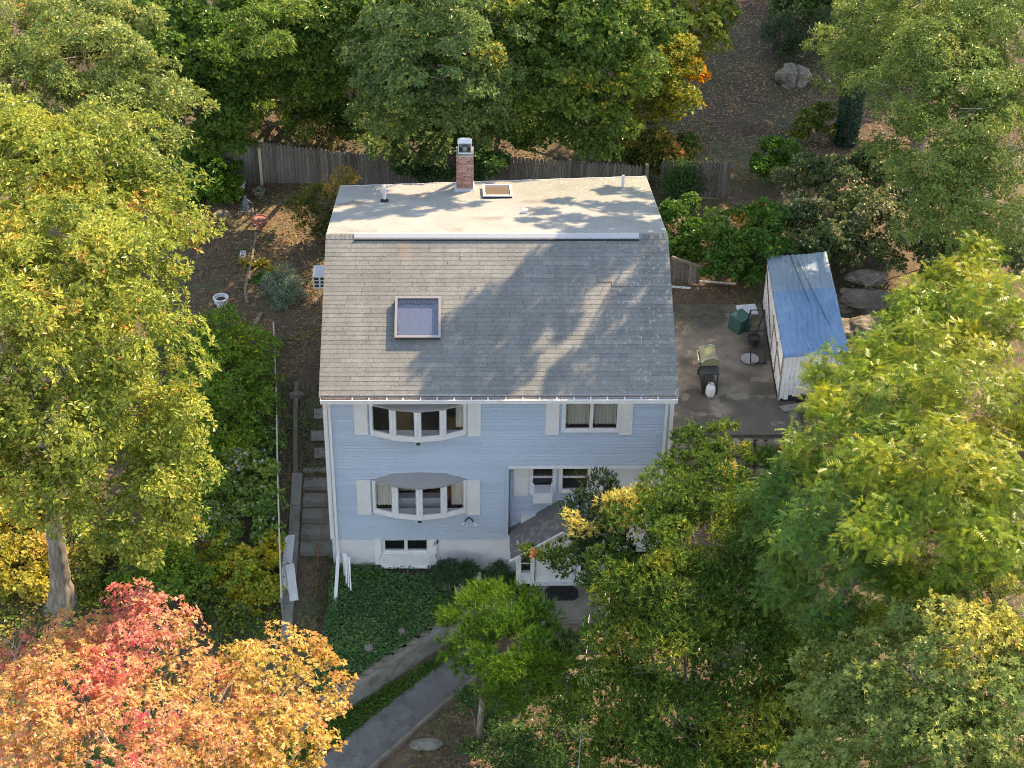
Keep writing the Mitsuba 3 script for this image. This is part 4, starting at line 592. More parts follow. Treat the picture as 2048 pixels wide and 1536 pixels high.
def bow(x0, x1, z0, z1, ztop, name_label, curt):
    xm = (x0+x1)/2; P = [(x0, .0), (x0+.66, -.25), (xm, -.36), (x1-.66, -.25), (x1, .0)]
    Wn = numbered(H+'__bow_window'); labels[Wn] = {'label': name_label}
    mb = MB(); mb.quad(*[(a, b-.03, z0-.06) for a, b in P][::-1], (x0, .03, z0-.06), tone=.5)
    top = [(a, b-.03, z0) for a, b in P]; bot = [(a, b-.03, z0-.07) for a, b in P]
    mb.quad(*top, (x1, .1, z0), (x0, .1, z0), tone=.5)
    for i_ in range(4): mb.quad(bot[i_], bot[i_+1], top[i_+1], top[i_], tone=.5)
    mb.put(Wn+'__seat', 'm_white')
    for i_ in range(4):
        a, b = np.array([*P[i_], 0]), np.array([*P[i_+1], 0]); d = (b-a)/np.linalg.norm(b-a); n = np.array([d[1], -d[0], 0]); L = np.linalg.norm(b-a)
        def blk(s0, s1, h0, h1, t0, t1, m): m.hexa([a+d*s0+n*t0+[0, 0, h0], a+d*s1+n*t0+[0, 0, h0], a+d*s1-n*t1+[0, 0, h0], a+d*s0-n*t1+[0, 0, h0], a+d*s0+n*t0+[0, 0, h1], a+d*s1+n*t0+[0, 0, h1], a+d*s1-n*t1+[0, 0, h1], a+d*s0-n*t1+[0, 0, h1]], .5)
        mb = MB(); fw_ = .085; 
        for q in ((0.0, fw_, z0, z1), (L-fw_, L, z0, z1), (fw_, L-fw_, z0, z0+.10), (fw_, L-fw_, z1-.06, z1)): blk(*q, .02, .04, mb)
        F = part(Wn, 'sash', mb, 'm_white')
        mb = MB()
        for q in ((fw_, fw_+.02, z0+.10, z1-.06), (L-fw_-.02, L-fw_, z0+.10, z1-.06), (fw_, L-fw_, z0+.10, z0+.12)): blk(*q, .008, .03, mb)
        part(F, 'bead', mb, 'm_acgrey')
        p0, p1 = a+d*fw_, a+d*(L-fw_); mb = MB(); mb.quad(p0+[0, 0, z0+.1], p1+[0, 0, z0+.1], p1+[0, 0, z1-.06], p0+[0, 0, z1-.06]); part(F, 'pane', mb, 'm_glass')
    # little hipped roof of the bow
    e = [(a, b-.06, z1+.01) for a, b in P]; e[0] = (x0-.03, -.0, z1+.01); e[4] = (x1+.03, -.0, z1+.01)
    wl = [(x0-.03, -.0, z1+.04), (x0+.66, -.0, ztop-.03), (xm, -.0, ztop), (x1-.66, -.0, ztop-.03), (x1+.03, -.0, z1+.04)]
    mb = MB()
    for i_ in range(4): mb.quad(e[i_], e[i_+1], wl[i_+1], wl[i_], tone=.5)
    mb.quad(*e[::-1], tone=.5)
    for i_ in range(4): mb.quad((e[i_][0], e[i_][1], e[i_][2]-.05), (e[i_+1][0], e[i_+1][1], e[i_+1][2]-.05), e[i_+1], e[i_], tone=.5)
    part(Wn, 'bow_roof', mb, 'm_bowroof')
    mb = MB(); mb.quad(*[(a, b+.04, z1-.001) for a, b in P], tone=.5); part(Wn, 'ceiling', mb, 'm_white')
    mb = MB(); mb.box(xm-.05, xm+.05, -.30, -.02, z0-.24, z0-.08); part(Wn, 'bracket', mb, 'm_black')
    mb = MB(); mb.box(x0, x1, -.02, .015, z0-.16, z0-.07); part(Wn, 'apron', mb, 'm_siding')
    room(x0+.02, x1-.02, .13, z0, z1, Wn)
    if curt: 
        curtain(Wn, x0+.10, x0+.62, .06, z0+.16, z1-.03); curtain(Wn, x1-.44, x1-.10, .06, z0+.16, z1-.03)
        mb = MB(); mb.box(xm-.75, xm+.75, .30, .55, z0-.2, z0+.22); part(Wn, 'ledge', mb, 'm_acgrey')
        mb = MB(); mb.box(xm-.62, xm-.1, .62, .66, z0+.25, z0+.8); part(Wn, 'cushion', mb, 'm_lace')
    else: curtain(Wn, x1-.30, x1-.10, .05, z0+.15, z1-.05)
bow(-3.66, -.92, 4.37, 5.42, 5.60, 'upper bow window close under the gutter', False)
bow(-3.66, -.92, 1.48, 2.64, 2.93, 'lower bow window with pale curtains and a grey hipped roof', True)
for q in ((-4.10, -3.72, 4.32, 5.55), (-.88, -.51, 4.25, 5.55), (-4.12, -3.72, 1.36, 2.67), (-.90, -.52, 1.33, 2.63), (1.33, 1.71, 4.30, 5.55), (3.43, 3.80, 4.29, 5.55)): shutter(*q)
def sash_window(x0, x1, z0, z1, y, units, cur, rail=False, yin=.13):
    Wn = numbered(H+'__window'); w_ = .05
    mb = MB(); mb.box(x0-.06, x0, y-.05, y+.05, z0-.06, z1+.05, .5); mb.box(x1, x1+.06, y-.05, y+.05, z0-.06, z1+.05, .5); mb.box(x0, x1, y-.05, y+.05, z1, z1+.05, .5); mb.box(x0, x1, y-.06, y+.05, z0-.06, z0, .5); mb.put(Wn+'__casing', 'm_white')
    L = (x1-x0)/units
    for u in range(units):
        a, b = x0+u*L, x0+(u+1)*L; mb = MB()
        qs = [(a, a+w_, z0, z1), (b-w_, b, z0, z1), (a+w_, b-w_, z0, z0+.055), (a+w_, b-w_, z1-.045, z1)]
        if rail: qs.append((a+w_, b-w_, (z0+z1)/2-.02, (z0+z1)/2+.02))
        for q in qs: mb.box(q[0]+.002, q[1]-.002, y-.03, y+.02, q[2], q[3], .5)
        F = part(Wn, 'sash', mb, 'm_white'); mb = MB(); mb.quad((a+w_, y-.005, z0+.05), (b-w_, y-.005, z0+.05), (b-w_, y-.005, z1-.04), (a+w_, y-.005, z1-.04)); part(F, 'pane', mb, 'm_glass')
        if cur: curtain(Wn, a+.06, b-.06, y+.08, z0+.14, z1-.04, cur)
    room(x0, x1, yin, z0, z1, Wn); return Wn
k_ = sash_window(1.85, 3.40, 4.46, 5.56, -.01, 2, 'm_lace'); labels[k_] = {'label': 'twin upper window with lace curtains'}
k_ = sash_window(.98, 1.65, 1.97, 3.0, .31, 1, None, True, .45); labels[k_] = {'label': 'recessed window that holds the air conditioner'}
sash_window(1.85, 2.67, 1.97, 3.0, .31, 1, None, True, .45)
for x0, x1 in ((.46, .90), (2.74, 3.17)): shutter(x0, x1, 1.80, 3.03, .30)
k_ = sash_window(-3.40, -2.06, -.15, .35, .05, 2, None, False, .2); labels[k_] = {'label': 'low basement window with flaking white trim'}
for x0, x1, z0, z1 in ((-3.66, -3.47, -.62, .38), (-2.0, -1.82, -.62, .38)): mb = MB(); mb.box(x0, x1, -.06, .03, z0, z1); part(H, 'window_trim', mb, 'm_peel')
mb = MB(); mb.box(-3.47, -2.0, -.10, .03, -.62, -.22); part(H, 'sill_board', mb, 'm_white')
mb = MB(); mb.box(-3.47, -2.0, -.14, .03, -.68, -.62); part(H, 'sill_board', mb, 'm_peel')
mb = MB(); mb.box(-1.81, -1.77, -.05, .03, .22, .30); part(H, 'outlet_box', mb, 'm_black')
# floodlight under the right lower shutter
mb = MB(); mb.tube([(-.98, -.16, 1.14), (-.93, -.12, 1.22), (-.85, -.05, 1.24), (-.76, -.12, 1.22), (-.71, -.16, 1.14)], .022, 8); FL = part(H, 'floodlight', mb, 'm_dark', 30)
for x, d in ((-1.0, -1), (-.68, 1)):
    mb = MB(); a = np.array([x+(-d)*.02, -.16, 1.15]); e = a+np.array([d*.10, -.09, -.07]); mb.tube([a, a+(e-a)*.4, e], [.03, .035, .058], 10); part(FL, 'lamp_head', mb, 'm_metal', 30)
# entry vestibule with its gabled roof
ex0, ezv, ezr, hx = .33, .52, 1.62, 1.86
yf, yb_ = -1.08, .31
mb = MB()
for s_ in (-1, 1):
    xe = hx+s_*1.50
    A = [(hx, yf, ezr), (hx, yb_, ezr), (xe, yb_, ezv), (xe, yf, ezv)]
    if s_ > 0: A = A[::-1]
    mb.quad(*A[::-1], tone=.5); mb.quad(*[(x, y, z-.07) for x, y, z in A], tone=.5)
PR = part(H, 'porch_roof', mb, 'm_porchroof')
for s_ in (-1, 1):
    n_ = 7
    for r_ in range(n_):      # shingle courses of the porch roof
        f0, f1 = r_/n_, (r_+1)/n_; xa, xb = hx+s_*1.5*(1-f0), hx+s_*1.5*(1-f1); za_, zb_ = ezv+(ezr-ezv)*f0, ezv+(ezr-ezv)*f1
        y = yf-.01
        while y < yb_-.02:
            e_ = min(y+.46+.1*rng.random(), yb_)
            mb = MB(); q = [(xa, y+.003, za_), (xa, e_-.003, za_), (xb, e_-.003, zb_), (xb, y+.003, zb_)]
            top = [(x, yy_, zz+.022) for x, yy_, zz in q[:2]]+[(x, yy_, zz+.008) for x, yy_, zz in q[2:]]
            lo_ = [(x, yy_, zz-.01) for x, yy_, zz in q]; c8 = lo_+top
            if s_ < 0: c8 = lo_[::-1]+top[::-1]
            mb.hexa(c8); part(PR, 'shingle', mb, 'm_porchroof'); y = e_
    mb = MB(); xe = hx+s_*1.52; mb.beam((hx+s_*.0, yf-.012, ezr-.05), (xe, yf-.012, ezv-.05), .02, .13, (0, 1, 0)); part(H, 'porch_fascia', mb, 'm_white')
mb = MB(); mb.quad((hx-1.15, yf+.18, ezv-.05), (hx+1.15, yf+.18, ezv-.05), (hx, yf+.18, ezr-.1)); part(H, 'porch_gable', mb, 'm_white')
py = -.55; pz = -.90
for x0, x1 in ((.56, .70), (.98, 1.10), (2.36, 2.48), (3.0, 3.14)): mb = MB(); mb.box(x0, x1, py-.10, py+.06, pz-.02, ezv+.2); part(H, 'porch_post', mb, 'm_white')
for x0, x1 in ((.70, .98), (2.48, 3.0)):
    mb = MB(); mb.box(x0, x1, py-.05, py+.03, pz, pz+.42); mb.box(x0-.01, x1+.01, py-.09, py+.03, pz+.42, pz+.47); SD = part(H, 'sidelight', mb, 'm_white')
    mb = MB(); mb.quad((x0, py-.01, pz+.47), (x1, py-.01, pz+.47), (x1, py-.01, pz+1.4), (x0, py-.01, pz+1.4)); part(SD, 'pane', mb, 'm_glass')
    mb = MB(); mb.box(x0, x1, py-.03, py+.0, pz+.78, pz+.81); part(SD, 'muntin', mb, 'm_white')
mb = MB(); mb.box(1.13, 2.33, py-.02, py+.04, pz+.06, pz+1.95); DO = part(H, 'door', mb, 'm_white')
mb = MB(); mb.box(1.50, 1.98, py-.03, py-.022, pz+1.02, pz+1.8); part(DO, 'pane', mb, 'm_black')
mb = MB(); mb.box(1.2, 2.26, py-.035, py-.024, pz+.18, pz+.85); part(DO, 'panel', mb, 'm_white')
mb = MB(); mb.box(1.10, 2.36, py-.14, py+.05, pz, pz+.06); part(DO, 'sill', mb, 'm_white')
mb = MB(); mb.box(.56, .62, py, .3, pz, ezv+.1); mb.box(3.08, 3.14, py, .3, pz, ezv+.1); mb.box(.7, 3.05, .2, .29, pz, 1.1); part(H, 'porch_side', mb, 'm_white')
mb = MB(); mb.box(.70, 3.0, py+.0, .28, pz-.02, pz+.0); part(H, 'porch_floor', mb, 'm_room')
for i_, (ch, z) in enumerate((('2', .86), ('8', .76), ('1', .66))): pass
mb = MB(); mb.box(.315, .80, .0, .03, -1.8, ezv-.02); PW = part(H, 'entry_wing', mb, 'm_stucco')
# faint column of marks on the wing (too small to read in the photograph)
for z, s_ in ((.42, .028), (.35, .03), (.27, .026), (.14, .02), (.06, .022)):
    mb = MB(); mb.box(.44-s_*.8, .44+s_*.8, -.006, -.001, z-s_, z+s_); part(PW, 'house_mark', mb, 'm_black')
# porch slab and steps
PS = thing('porch_steps', 'concrete entry platform with dark timber steps below the front door', 'steps')
mb = MB(); mb.box(.95, 3.3, -2.12, py-.1, -2.0, pz-.02); part(PS, 'platform', mb, 'm_concrete')
for i_ in range(4):
    mb = MB(); y = -2.14-i_*.36; z = pz-.20-i_*.19; mb.box(1.75, 3.05, y-.36, y, z-.06, z); part(PS, 'tread', mb, 'm_wood')
    mb = MB(); mb.box(1.75, 3.05, y-.30, y-.28, z-.3, z-.06); part(PS, 'riser', mb, 'm_wood')
mb = MB(); c = .14; x0, x1, y0, y1 = 1.42, 2.40, -1.32, -.72
P_ = [(x0+c, y0), (x1-c, y0), (x1, y0+c), (x1, y1-c), (x1-c, y1), (x0+c, y1), (x0, y1-c), (x0, y0+c)]
mb.quad(*[(x, y, pz+.006) for x, y in P_]); [mb.quad((*P_[i], pz-.02), (*P_[(i+1) % 8], pz-.02), (*P_[(i+1) % 8], pz+.006), (*P_[i], pz+.006)) for i in range(8)]
for i_ in range(14): mb.box(x0+.16+i_*.048, x0+.185+i_*.048, y0+.05, y1-.05, pz+.006, pz+.012)
one('doormat', 'black eight sided rubber mat on the concrete platform before the front door', 'doormat', mb, 'm_rubber')
mb = MB()
for i_ in range(12): mb.box(3.12+.08*rng.random(), 3.2+.1*rng.random(), -2.1+i_*.12, -2.03+i_*.12, pz-.02, pz+.75+.1*rng.random())
mb.box(3.1, 3.22, -2.15, py-.1, pz+.7, pz+.8); one('porch_railing', 'white baluster railing half hidden by the cedar on the right side of the porch', 'railing', mb, 'm_white')

# air conditioners
def aircon(o, ax, out, w_, d, h, label, grille):
    """o: rear bottom centre, ax: direction along the wall, out: direction away from it"""
    o, ax, out = (np.array(a, float) for a in (o, ax, out)); u = np.array([0, 0, 1.0])
    A = thing('air_conditioner', label, 'air conditioner'); mb = MB(); mb.obox(o+out*d/2+u*h/2, ax*w_/2, out*d/2, u*h/2, .5); part(A, 'case', mb, 'm_paleplant')
    mb = MB(); mb.obox(o+out*d*.5+u*(h+.004), ax*w_*.42, out*d*.42, u*.004); part(A, 'lid', mb, 'm_acgrey')
    return A, o, ax, out, u
A, o, ax, ou, u = aircon((1.31, .26, 1.86), (1, 0, 0), (0, -1, 0), .56, .42, .36, 'white window air conditioner with dark grille above the entry roof', 1)
mb = MB(); mb.obox(o+ou*.405+u*.17, ax*.21, ou*.004, u*.12); part(A, 'grille', mb, 'm_dark')
for i_ in range(9): mb = MB(); mb.obox(o+ou*.411+u*(.07+i_*.026), ax*.21, ou*.002, u*.004); part(A, 'fin', mb, 'm_dark')
for s_ in (-1, 1): mb = MB(); mb.obox(o+ou*.03+u*.22+ax*s_*.30, ax*.05, ou*.02, u*.22); part(A, 'side_panel', mb, 'm_white')
A, o, ax, ou, u = aircon((-4.95, 5.75, 5.72), (0, 1, 0), (-1, 0, 0), .62, .62, .44, 'grey topped window air conditioner on the left gable wall of the house', 1)
for c_ in range(2):
    for r_ in range(3): mb = MB(); mb.obox(o+ou*(.32+c_*.19)+u*(.10+r_*.125)-ax*.312, ou*.07, ax*.003, u*.045); part(A, 'louvre', mb, 'm_dark')
# ---------------------------------------------------------------- fences
def picket(parent, x, y, dx, dy, w_, z0, z1):
    d = np.array([dx, dy, 0.0]); n = np.array([dy, -dx, 0.0])*.011; c = np.array([x, y, 0])
    prof = [(-w_/2, z0), (w_/2, z0), (w_/2, z1-.10), (w_*.30, z1-.085), (w_*.36, z1-.05), (0, z1), (-w_*.36, z1-.05), (-w_*.30, z1-.085), (-w_/2, z1-.10)]
    f = [c+d*a+n+[0, 0, b] for a, b in prof]; b_ = [c+d*a-n+[0, 0, b] for a, b in prof]; m = len(prof)
    mb = MB(); v = np.array(f+b_); F = [(0, i, i+1) for i in range(1, m-1)]+[(m, m+i+1, m+i) for i in range(1, m-1)]
    F += [(i, m+i, m+(i+1) % m) for i in range(m)]+[(i, m+(i+1) % m, (i+1) % m) for i in range(m)]
    mb.raw(v, F); part(parent, 'picket', mb, 'm_fence')
def fence(key, label, A, Bp, tops, base_dz=.03, sp=.137, skip=()):
    K = thing('picket_fence', label, 'fence'); A, Bp = np.array(A, float), np.array(Bp, float); L = np.linalg.norm(Bp-A); d = (Bp-A)/L
    for i in range(int(L/sp)):
        p = A+d*(i+.5)*sp; z1 = np.interp(p[0], [t[0] for t in tops], [t[1] for t in tops])+.035*(rng.random()-.5)
        picket(K, p[0], p[1]+.012*(rng.random()-.5), d[0], d[1], sp-.012, gz(*p)+base_dz, z1)
    for f in (.25, .8):
        mb = MB(); a, b = A+np.array([0, .045]), Bp+np.array([0, .045]); za, zb = gz(*A), gz(*Bp); ta, tb = np.interp([A[0], Bp[0]], [t[0] for t in tops], [t[1] for t in tops])
        mb.beam((*a, za+(ta-za)*f), (*b, zb+(tb-zb)*f), .04, .08); part(K, 'rail', mb, 'm_wood')
    return K
K = fence('f', 'long weathered picket fence behind the house', (-10.2, 19.15), (5.75, 18.0), [(-10.2, 3.42), (-8.4, 3.42), (-5.2, 3.12), (0, 3.2), (3, 3.12), (5.8, 3.02)])
for x, y, zt, t in ((-8.62, 18.98, 3.50, 1), (-5.3, 18.72, 3.2, .4), (-2.4, 18.5, 3.15, .4), (2.95, 18.12, 3.2, .7)):
    mb = MB(); mb.box(x-.05, x+.05, y-.06, y+.03, gz(x, y)-.2, zt, t); part(K, 'post', mb, 'm_cream' if t == 1 else 'm_fence')
mb = MB(); mb.beam((5.86, 17.9, 1.2), (5.80, 17.86, 3.15), .12, .12, (0, 1, 0), .8); part(K, 'corner_post', mb, 'm_fence')
fence('f', 'short ivy grown picket fence right of the rear corner of the house', (6.35, 18.15), (9.0, 18.0), [(6, 3.15), (9, 3.2)], sp=.145)
K = fence('f', 'low reddish picket panel between roof edge and patio shrubs', (6.25, 13.0), (7.35, 12.75), [(6.2, 2.2), (7.4, 1.9)], sp=.14)
mb = MB(); mb.beam((6.3, 12.86, 2.22), (7.4, 12.6, 1.95), .05, .10, tone=.9); part(K, 'top_rail', mb, 'm_wood')
for i_, (a, b, r_, l_) in enumerate((((6.2, 12.7, 1.1), (7.0, 12.55, 1.12), .045, 'short pale pipe at the back edge of the patio'), ((7.15, 12.82, 1.25), (8.6, 12.72, 1.2), .035, 'long pale pipe lying before the patio shrubs'))):
    mb = MB(); mb.tube([a, b], r_, 8); one('pipe', l_, 'pipe', mb, 'm_paleplant', 30)
# chain link fence with its top rail
K = thing('chain_link_fence', 'sagging chain link fence with a pale top rail left of the stairs', 'fence')
RL = [(-7.29, 8.81, 2.2), (-6.92, 5.18, 1.7), (-6.70, 2.4, .92), (-6.43, -.61, .1), (-6.30, -1.95, -.2)]
mb = MB(); mb.tube(RL, .024, 8); part(K, 'top_rail', mb, 'm_cream', 30)
for i_, p in enumerate(RL):
    mb = MB(); mb.tube([(p[0], p[1], gz(p[0], p[1])-.1), (p[0], p[1], p[2]+.03)], .032 if i_ in (0, 4) else .025, 8); part(K, 'post', mb, 'm_galv', 30)
mb = MB()
for a, b in zip(RL[:-1], RL[1:]):
    a, b = np.array(a), np.array(b); L = np.linalg.norm((b-a)[:2]); n_ = int(L/.075)
    for i_ in range(n_):
        for s_ in (0, 1):
            f0, f1 = i_/n_, (i_+12)/n_
            if s_: f0, f1 = f1, f0
            p, q_ = a+(b-a)*f0, a+(b-a)*min(f1, 1.0); p0 = p.copy(); q0 = q_.copy()
            if f0 > 1: p0 = b.copy()
            q0[2] = max(gz(q0[0], q0[1]), q0[2]-.95); mb.tube([p0, q0], .003, 3, False)
part(K, 'mesh_fabric', mb, 'm_galv', kind='stuff')
mb = MB(); mb.tube([(-9.3, 9.6, 1.9), (-8.2, 9.3, 1.72), (-7.29, 8.83, 1.9)], .016, 6); one('rusty_rail', 'rusty bar reaching left from the top post of the chain link fence', 'bar', mb, 'm_rope')
# discarded white shutters beside the kerb wall
for (x, y, L, w_, a, dz), l_ in zip(((-6.33, .55, .62, .15, .03, .20), (-6.30, -.60, .58, .17, -.0, .14), (-6.13, -.62, .60, .13, -.17, .22)), ('upper of the discarded white boards beside the chain link fence', 'lower discarded white board lying nearest the chain link fence', 'clean slanting board on top of the lower discarded one')):
    z = gz(x, y)+dz+.1; d = np.array([math.sin(a), math.cos(a), .32]); s_ = np.array([math.cos(a), -math.sin(a), .15]); n = np.cross(s_, d); n /= np.linalg.norm(n)
    mb = MB(); mb.obox((x, y, z), s_*w_, d*L, n*.018); k = one('white_board', l_, 'board', mb, 'm_white' if 'clean' in l_ else 'm_peel')
    for s2 in (-1, 1): mb = MB(); mb.obox(np.array((x, y, z))+n*.022+s_*w_*.82*s2, s_*w_*.16, d*L*.98, n*.01); part(k, 'stile', mb, 'm_white')
mb = MB()
for i_ in range(5): a = -4.62+i_*.05; mb.beam((a, -.05-.04*i_, -.05-.12*rng.random()), (a+.02+.05*rng.random(), -.5-.14*i_, -.72), .04, .02)
one('broken_trellis', 'broken white trellis slats leaning by the left downspout', 'trellis', mb, 'm_peel')

# ---------------------------------------------------------------- yard things
def urn(x, y, z, r, h, label, mat='m_peel', plant=False, name='urn', cat='planter'):
    K = thing(name, label, cat); mb = MB()
    mb.lathe((x, y, z), [(0, 0), (r*.62, 0), (r*.66, h*.06), (r*.5, h*.14), (r*.72, h*.38), (r*.9, h*.75), (r*.93, h*.86), (r*1.0, h*.90), (r*1.06, h*.96), (r*1.02, h), (r*.86, h), (r*.84, h*.8), (0, h*.76)], 26); part(K, 'bowl', mb, mat, 35)
    mb = MB(); mb.lathe((x, y, z+h*.77), [(r*.84, 0), (0, .03)], 20); part(K, 'soil', mb, 'm_soil')
    for i_ in range(14):
        a = i_*2*math.pi/14; mb = MB(); mb.raw(*rock((x+math.cos(a)*r*.8, y+math.sin(a)*r*.8, z+h*.55), r*.13, i_, (1, 1, 1.6), 1)); part(K, 'ornament', mb, mat, 60)
    return K
urn(-9.30, 11.0, gz(-9.3, 11.0)-.02, .26, .40, 'white ornamented urn of bare soil standing in the left yard', 'm_white')
urn(-9.42, 18.35, gz(-9.42, 18.35)+.05, .26, .45, 'white ornamented urn with a green plant near the rear fence', 'm_white')
urn(-8.62, 17.95, gz(-8.6, 17.9)+.1, .22, .34, 'mossy stone pot of pale succulents beside the stone figure', 'm_stone', name='pot', cat='pot')
# seated grey figure
B['m_statue'] = pr((0.17, 0.18, 0.20), 0.8)
K = thing('garden_statue', 'seated grey stone figure holding out an arm below the two urns', 'statue'); x, y = -9.08, 17.45; z = gz(x, y)
import manifold3d as m3
def body(bones):
    tot = None
    for (a, ra), (b, rb_) in bones:
        h = m3.Manifold.hull(m3.Manifold.sphere(ra*.68, 16).translate(a)+m3.Manifold.sphere(rb_*.68, 16).translate(b)); tot = h if tot is None else tot+h
    m_ = tot.refine_to_length(.022).to_mesh(); t_ = trimesh.Trimesh(m_.vert_properties[:, :3], m_.tri_verts); trimesh.smoothing.filter_taubin(t_, iterations=8); return t_
J = lambda a, b, c: (x+a*.7, y+b*.7, z+c*.68)
t_ = body([((J(0, 0, .12), .17), (J(0, .02, .34), .14)), ((J(0, .02, .34), .14), (J(0, .02, .52), .10)), ((J(0, 0, .56), .05), (J(0, -.01, .68), .095)), ((J(-.1, 0, .48), .05), (J(-.14, -.1, .30), .045)), ((J(.1, 0, .48), .05), (J(.24, -.08, .42), .04)), ((J(.24, -.08, .42), .04), (J(.38, -.14, .40), .04)), ((J(-.08, -.05, .1), .09), (J(-.06, -.3, .12), .07)), ((J(.08, -.05, .1), .09), (J(.1, -.28, .12), .07)), ((J(-.06, -.3, .12), .07), (J(-.05, -.34, .02), .06)), ((J(.1, -.28, .12), .07), (J(.1, -.34, .02), .06))])
mb = MB(); mb.raw(t_.vertices, t_.faces, .5); part(K, 'figure', mb, 'm_statue', True)
mb = MB(); mb.box(x-.22, x+.24, y-.38, y+.2, z-.1, z+.04); part(K, 'plinth', mb, 'm_stone')
# saucer on a stand
K = thing('bird_bath', 'wide reddish dish beside the logs in the left yard', 'bird bath'); x, y = -8.42, 15.9; z = gz(x, y)
mb = MB(); mb.lathe((x, y, z), [(0, .0), (.14, 0), (.12, .05), (.05, .12), (.05, .30), (.16, .34), (.33, .38), (.34, .42), (.31, .42), (.28, .385), (0, .37)], 28); part(K, 'dish', mb, 'm_terra', 35)
for i_ in range(5): mb = MB(); mb.raw(*rock((x+.02+.06*math.cos(i_*1.3), y+.05*math.sin(i_*1.3), z+.40), .045, i_, (1, 1, .8), 2)); part(K, 'pebble', mb, 'm_stone', 40)
# cinder block
K = thing('cinder_block', 'pale hollow concrete block lying left of the dirt edging logs', 'block'); x, y = -8.84, 13.9; z = gz(x, y); mb = MB()
for q in ((-.10, .10, -.2, -.16), (-.10, .10, -.02, .02), (-.10, .10, .16, .2), (-.1, -.07, -.16, .16), (.07, .1, -.16, .16)): mb.box(x+q[0], x+q[1], y+q[2], y+q[3], z, z+.19, .5)
mb.put(K, 'm_white')
for pts, r_, l_ in (([(-8.83, 17.3, 1.62), (-8.72, 16.6, 1.6), (-8.62, 16.1, 1.6)], .05, 'left one of two upper edging logs below the statue'), ([(-8.68, 17.2, 1.63), (-8.6, 16.5, 1.62), (-8.55, 16.15, 1.6)], .045, 'right one of two upper edging logs below the statue'), ([(-8.50, 15.5, 1.6), (-8.52, 14.2, 1.6), (-8.55, 13.2, 1.58)], .05, 'middle edging log below the reddish dish'), ([(-8.56, 13.1, 1.58), (-8.58, 12.0, 1.55), (-8.42, 11.1, 1.52)], .06, 'pale crooked edging log above the left yard urn'), ([(-7.9, 10.5, 1.5), (-8.12, 9.6, 1.48)], .07, 'short fallen log near the top of the chain link fence')):
    p_ = np.array(pts); p_[:, 2] = [gz(a, b)+r_*.6 for a, b in p_[:, :2]]
    mb = MB(); mb.tube(p_, r_, 9); one('log', l_, 'log', mb, 'm_bark', 40)
for x, y, r_, l_ in ((-6.45, 6.6, .24, 'pale rounded rock beside the middle of the chain link fence'), (-12.1, 18.4, .32, 'grey rock at the foot of the trees left of the yucca'), (-9.9, 16.9, .28, 'flat mossy rock in the left yard below the bright bush')):
    mb = MB(); mb.raw(*rock((x, y, gz(x, y)+.03), r_, int(abs(x)*9), (1.1, .8, .6))); one('rock', l_, 'rock', mb, 'm_stone', 50)
for (x, y, r_), l_ in zip(((-2.82, -2.40, .125), (-3.76, -3.02, .14), (-.70, -.75, .12), (.02, -1.18, .13), (-1.5, -.72, .16)), ('round stone ball in the middle of the ivy near the wall', 'round stone ball near the left end of the retaining wall', 'small round stone between bird bath and lighthouse ornament', 'pale stone at the right tip of the ivy bed', 'flat pale stone left of the pedestal bird bath')):
    mb = MB(); mb.raw(*rock((x, y, float(bed_z(x, y))+.12), r_, 3, (1, 1, .9), 3, .16)); one('rock', l_, 'rock', mb, 'm_stone', 50)
K = thing('bird_bath', 'mossy stone pedestal bird bath at the right side of the ivy bed', 'bird bath'); x, y = -1.15, -.98; z = float(bed_z(x, y)); mb = MB()
mb.lathe((x, y, z), [(.0, 0), (.15, 0), (.15, .06), (.10, .10), (.085, .30), (.11, .42), (.135, .46), (.155, .52), (.155, .55), (.13, .55), (.10, .48), (0, .455)], 26); part(K, 'pedestal', mb, 'm_stone', 35)
mb = MB(); mb.raw(*rock((x+.01, y, z+.50), .055, 8, (1, 1, .8), 2)); part(K, 'stone', mb, 'm_stone', 40)
K = thing('lighthouse_ornament', 'small cream lighthouse shaped ornament against the white foundation', 'ornament'); x, y = -.58, -.38; z = float(bed_z(x, y)); mb = MB()
mb.lathe((x, y, z), [(.12, 0), (.085, .46), (.0, .46)], 20); part(K, 'tower', mb, 'm_cream', 40)
mb = MB(); mb.lathe((x, y, z+.46), [(.095, 0), (.095, .03), (.055, .03), (.055, .10), (.08, .11), (.0, .18)], 16); part(K, 'lantern', mb, 'm_stone', 35)
K = thing('pot', 'tipped white pot half hidden by the corner plants near the entry', 'pot'); x, y = -.06, -.62; z = float(bed_z(x, y)); mb = MB()
mb.lathe((x, y, z), [(.10, 0), (.16, .2), (.19, .26), (.165, .26), (.14, .2), (0, .18)], 22); mb.put(K, 'm_white', 35)

# boulder, slabs, mounds
v, f = rock((12.65, 27.0, 2.1), .66, 5, (1.05, .9, .95), 5, .5); cr = .15*np.exp(-((v[:, 0]-12.7-.25*(v[:, 2]-2.1))/.07)**2); v[:, 1] += cr*.6; v[:, 2] -= cr*.8
mb = MB(); mb.raw(v, f, .5); one('boulder', 'big cleft granite boulder in front of the clipped hedge', 'boulder', mb, 'm_stone', 60)
for c, r_, sq, sd, l_ in (((12.4, 9.9, .85), .95, (1.2, .8, .62), 3, 'broad sunlit rock ledge right of the blue tarp'), ((12.9, 11.6, 1.15), .8, (1.4, .6, .55), 7, 'low brown rock ledge behind the shed'), ((14.2, 10.4, 1.5), .55, (.9, .8, .7), 9, 'small rough rock at the tip of the golden walnut tree'), ((13.1, 12.0, 1.9), .5, (1.3, .7, .45), 11, 'flat pinkish ledge under the olive thicket')):
    mb = MB(); mb.raw(*rock(c, r_, sd, sq, 5, .85)); one('rock_ledge', l_, 'rock', mb, 'm_stone', 50)
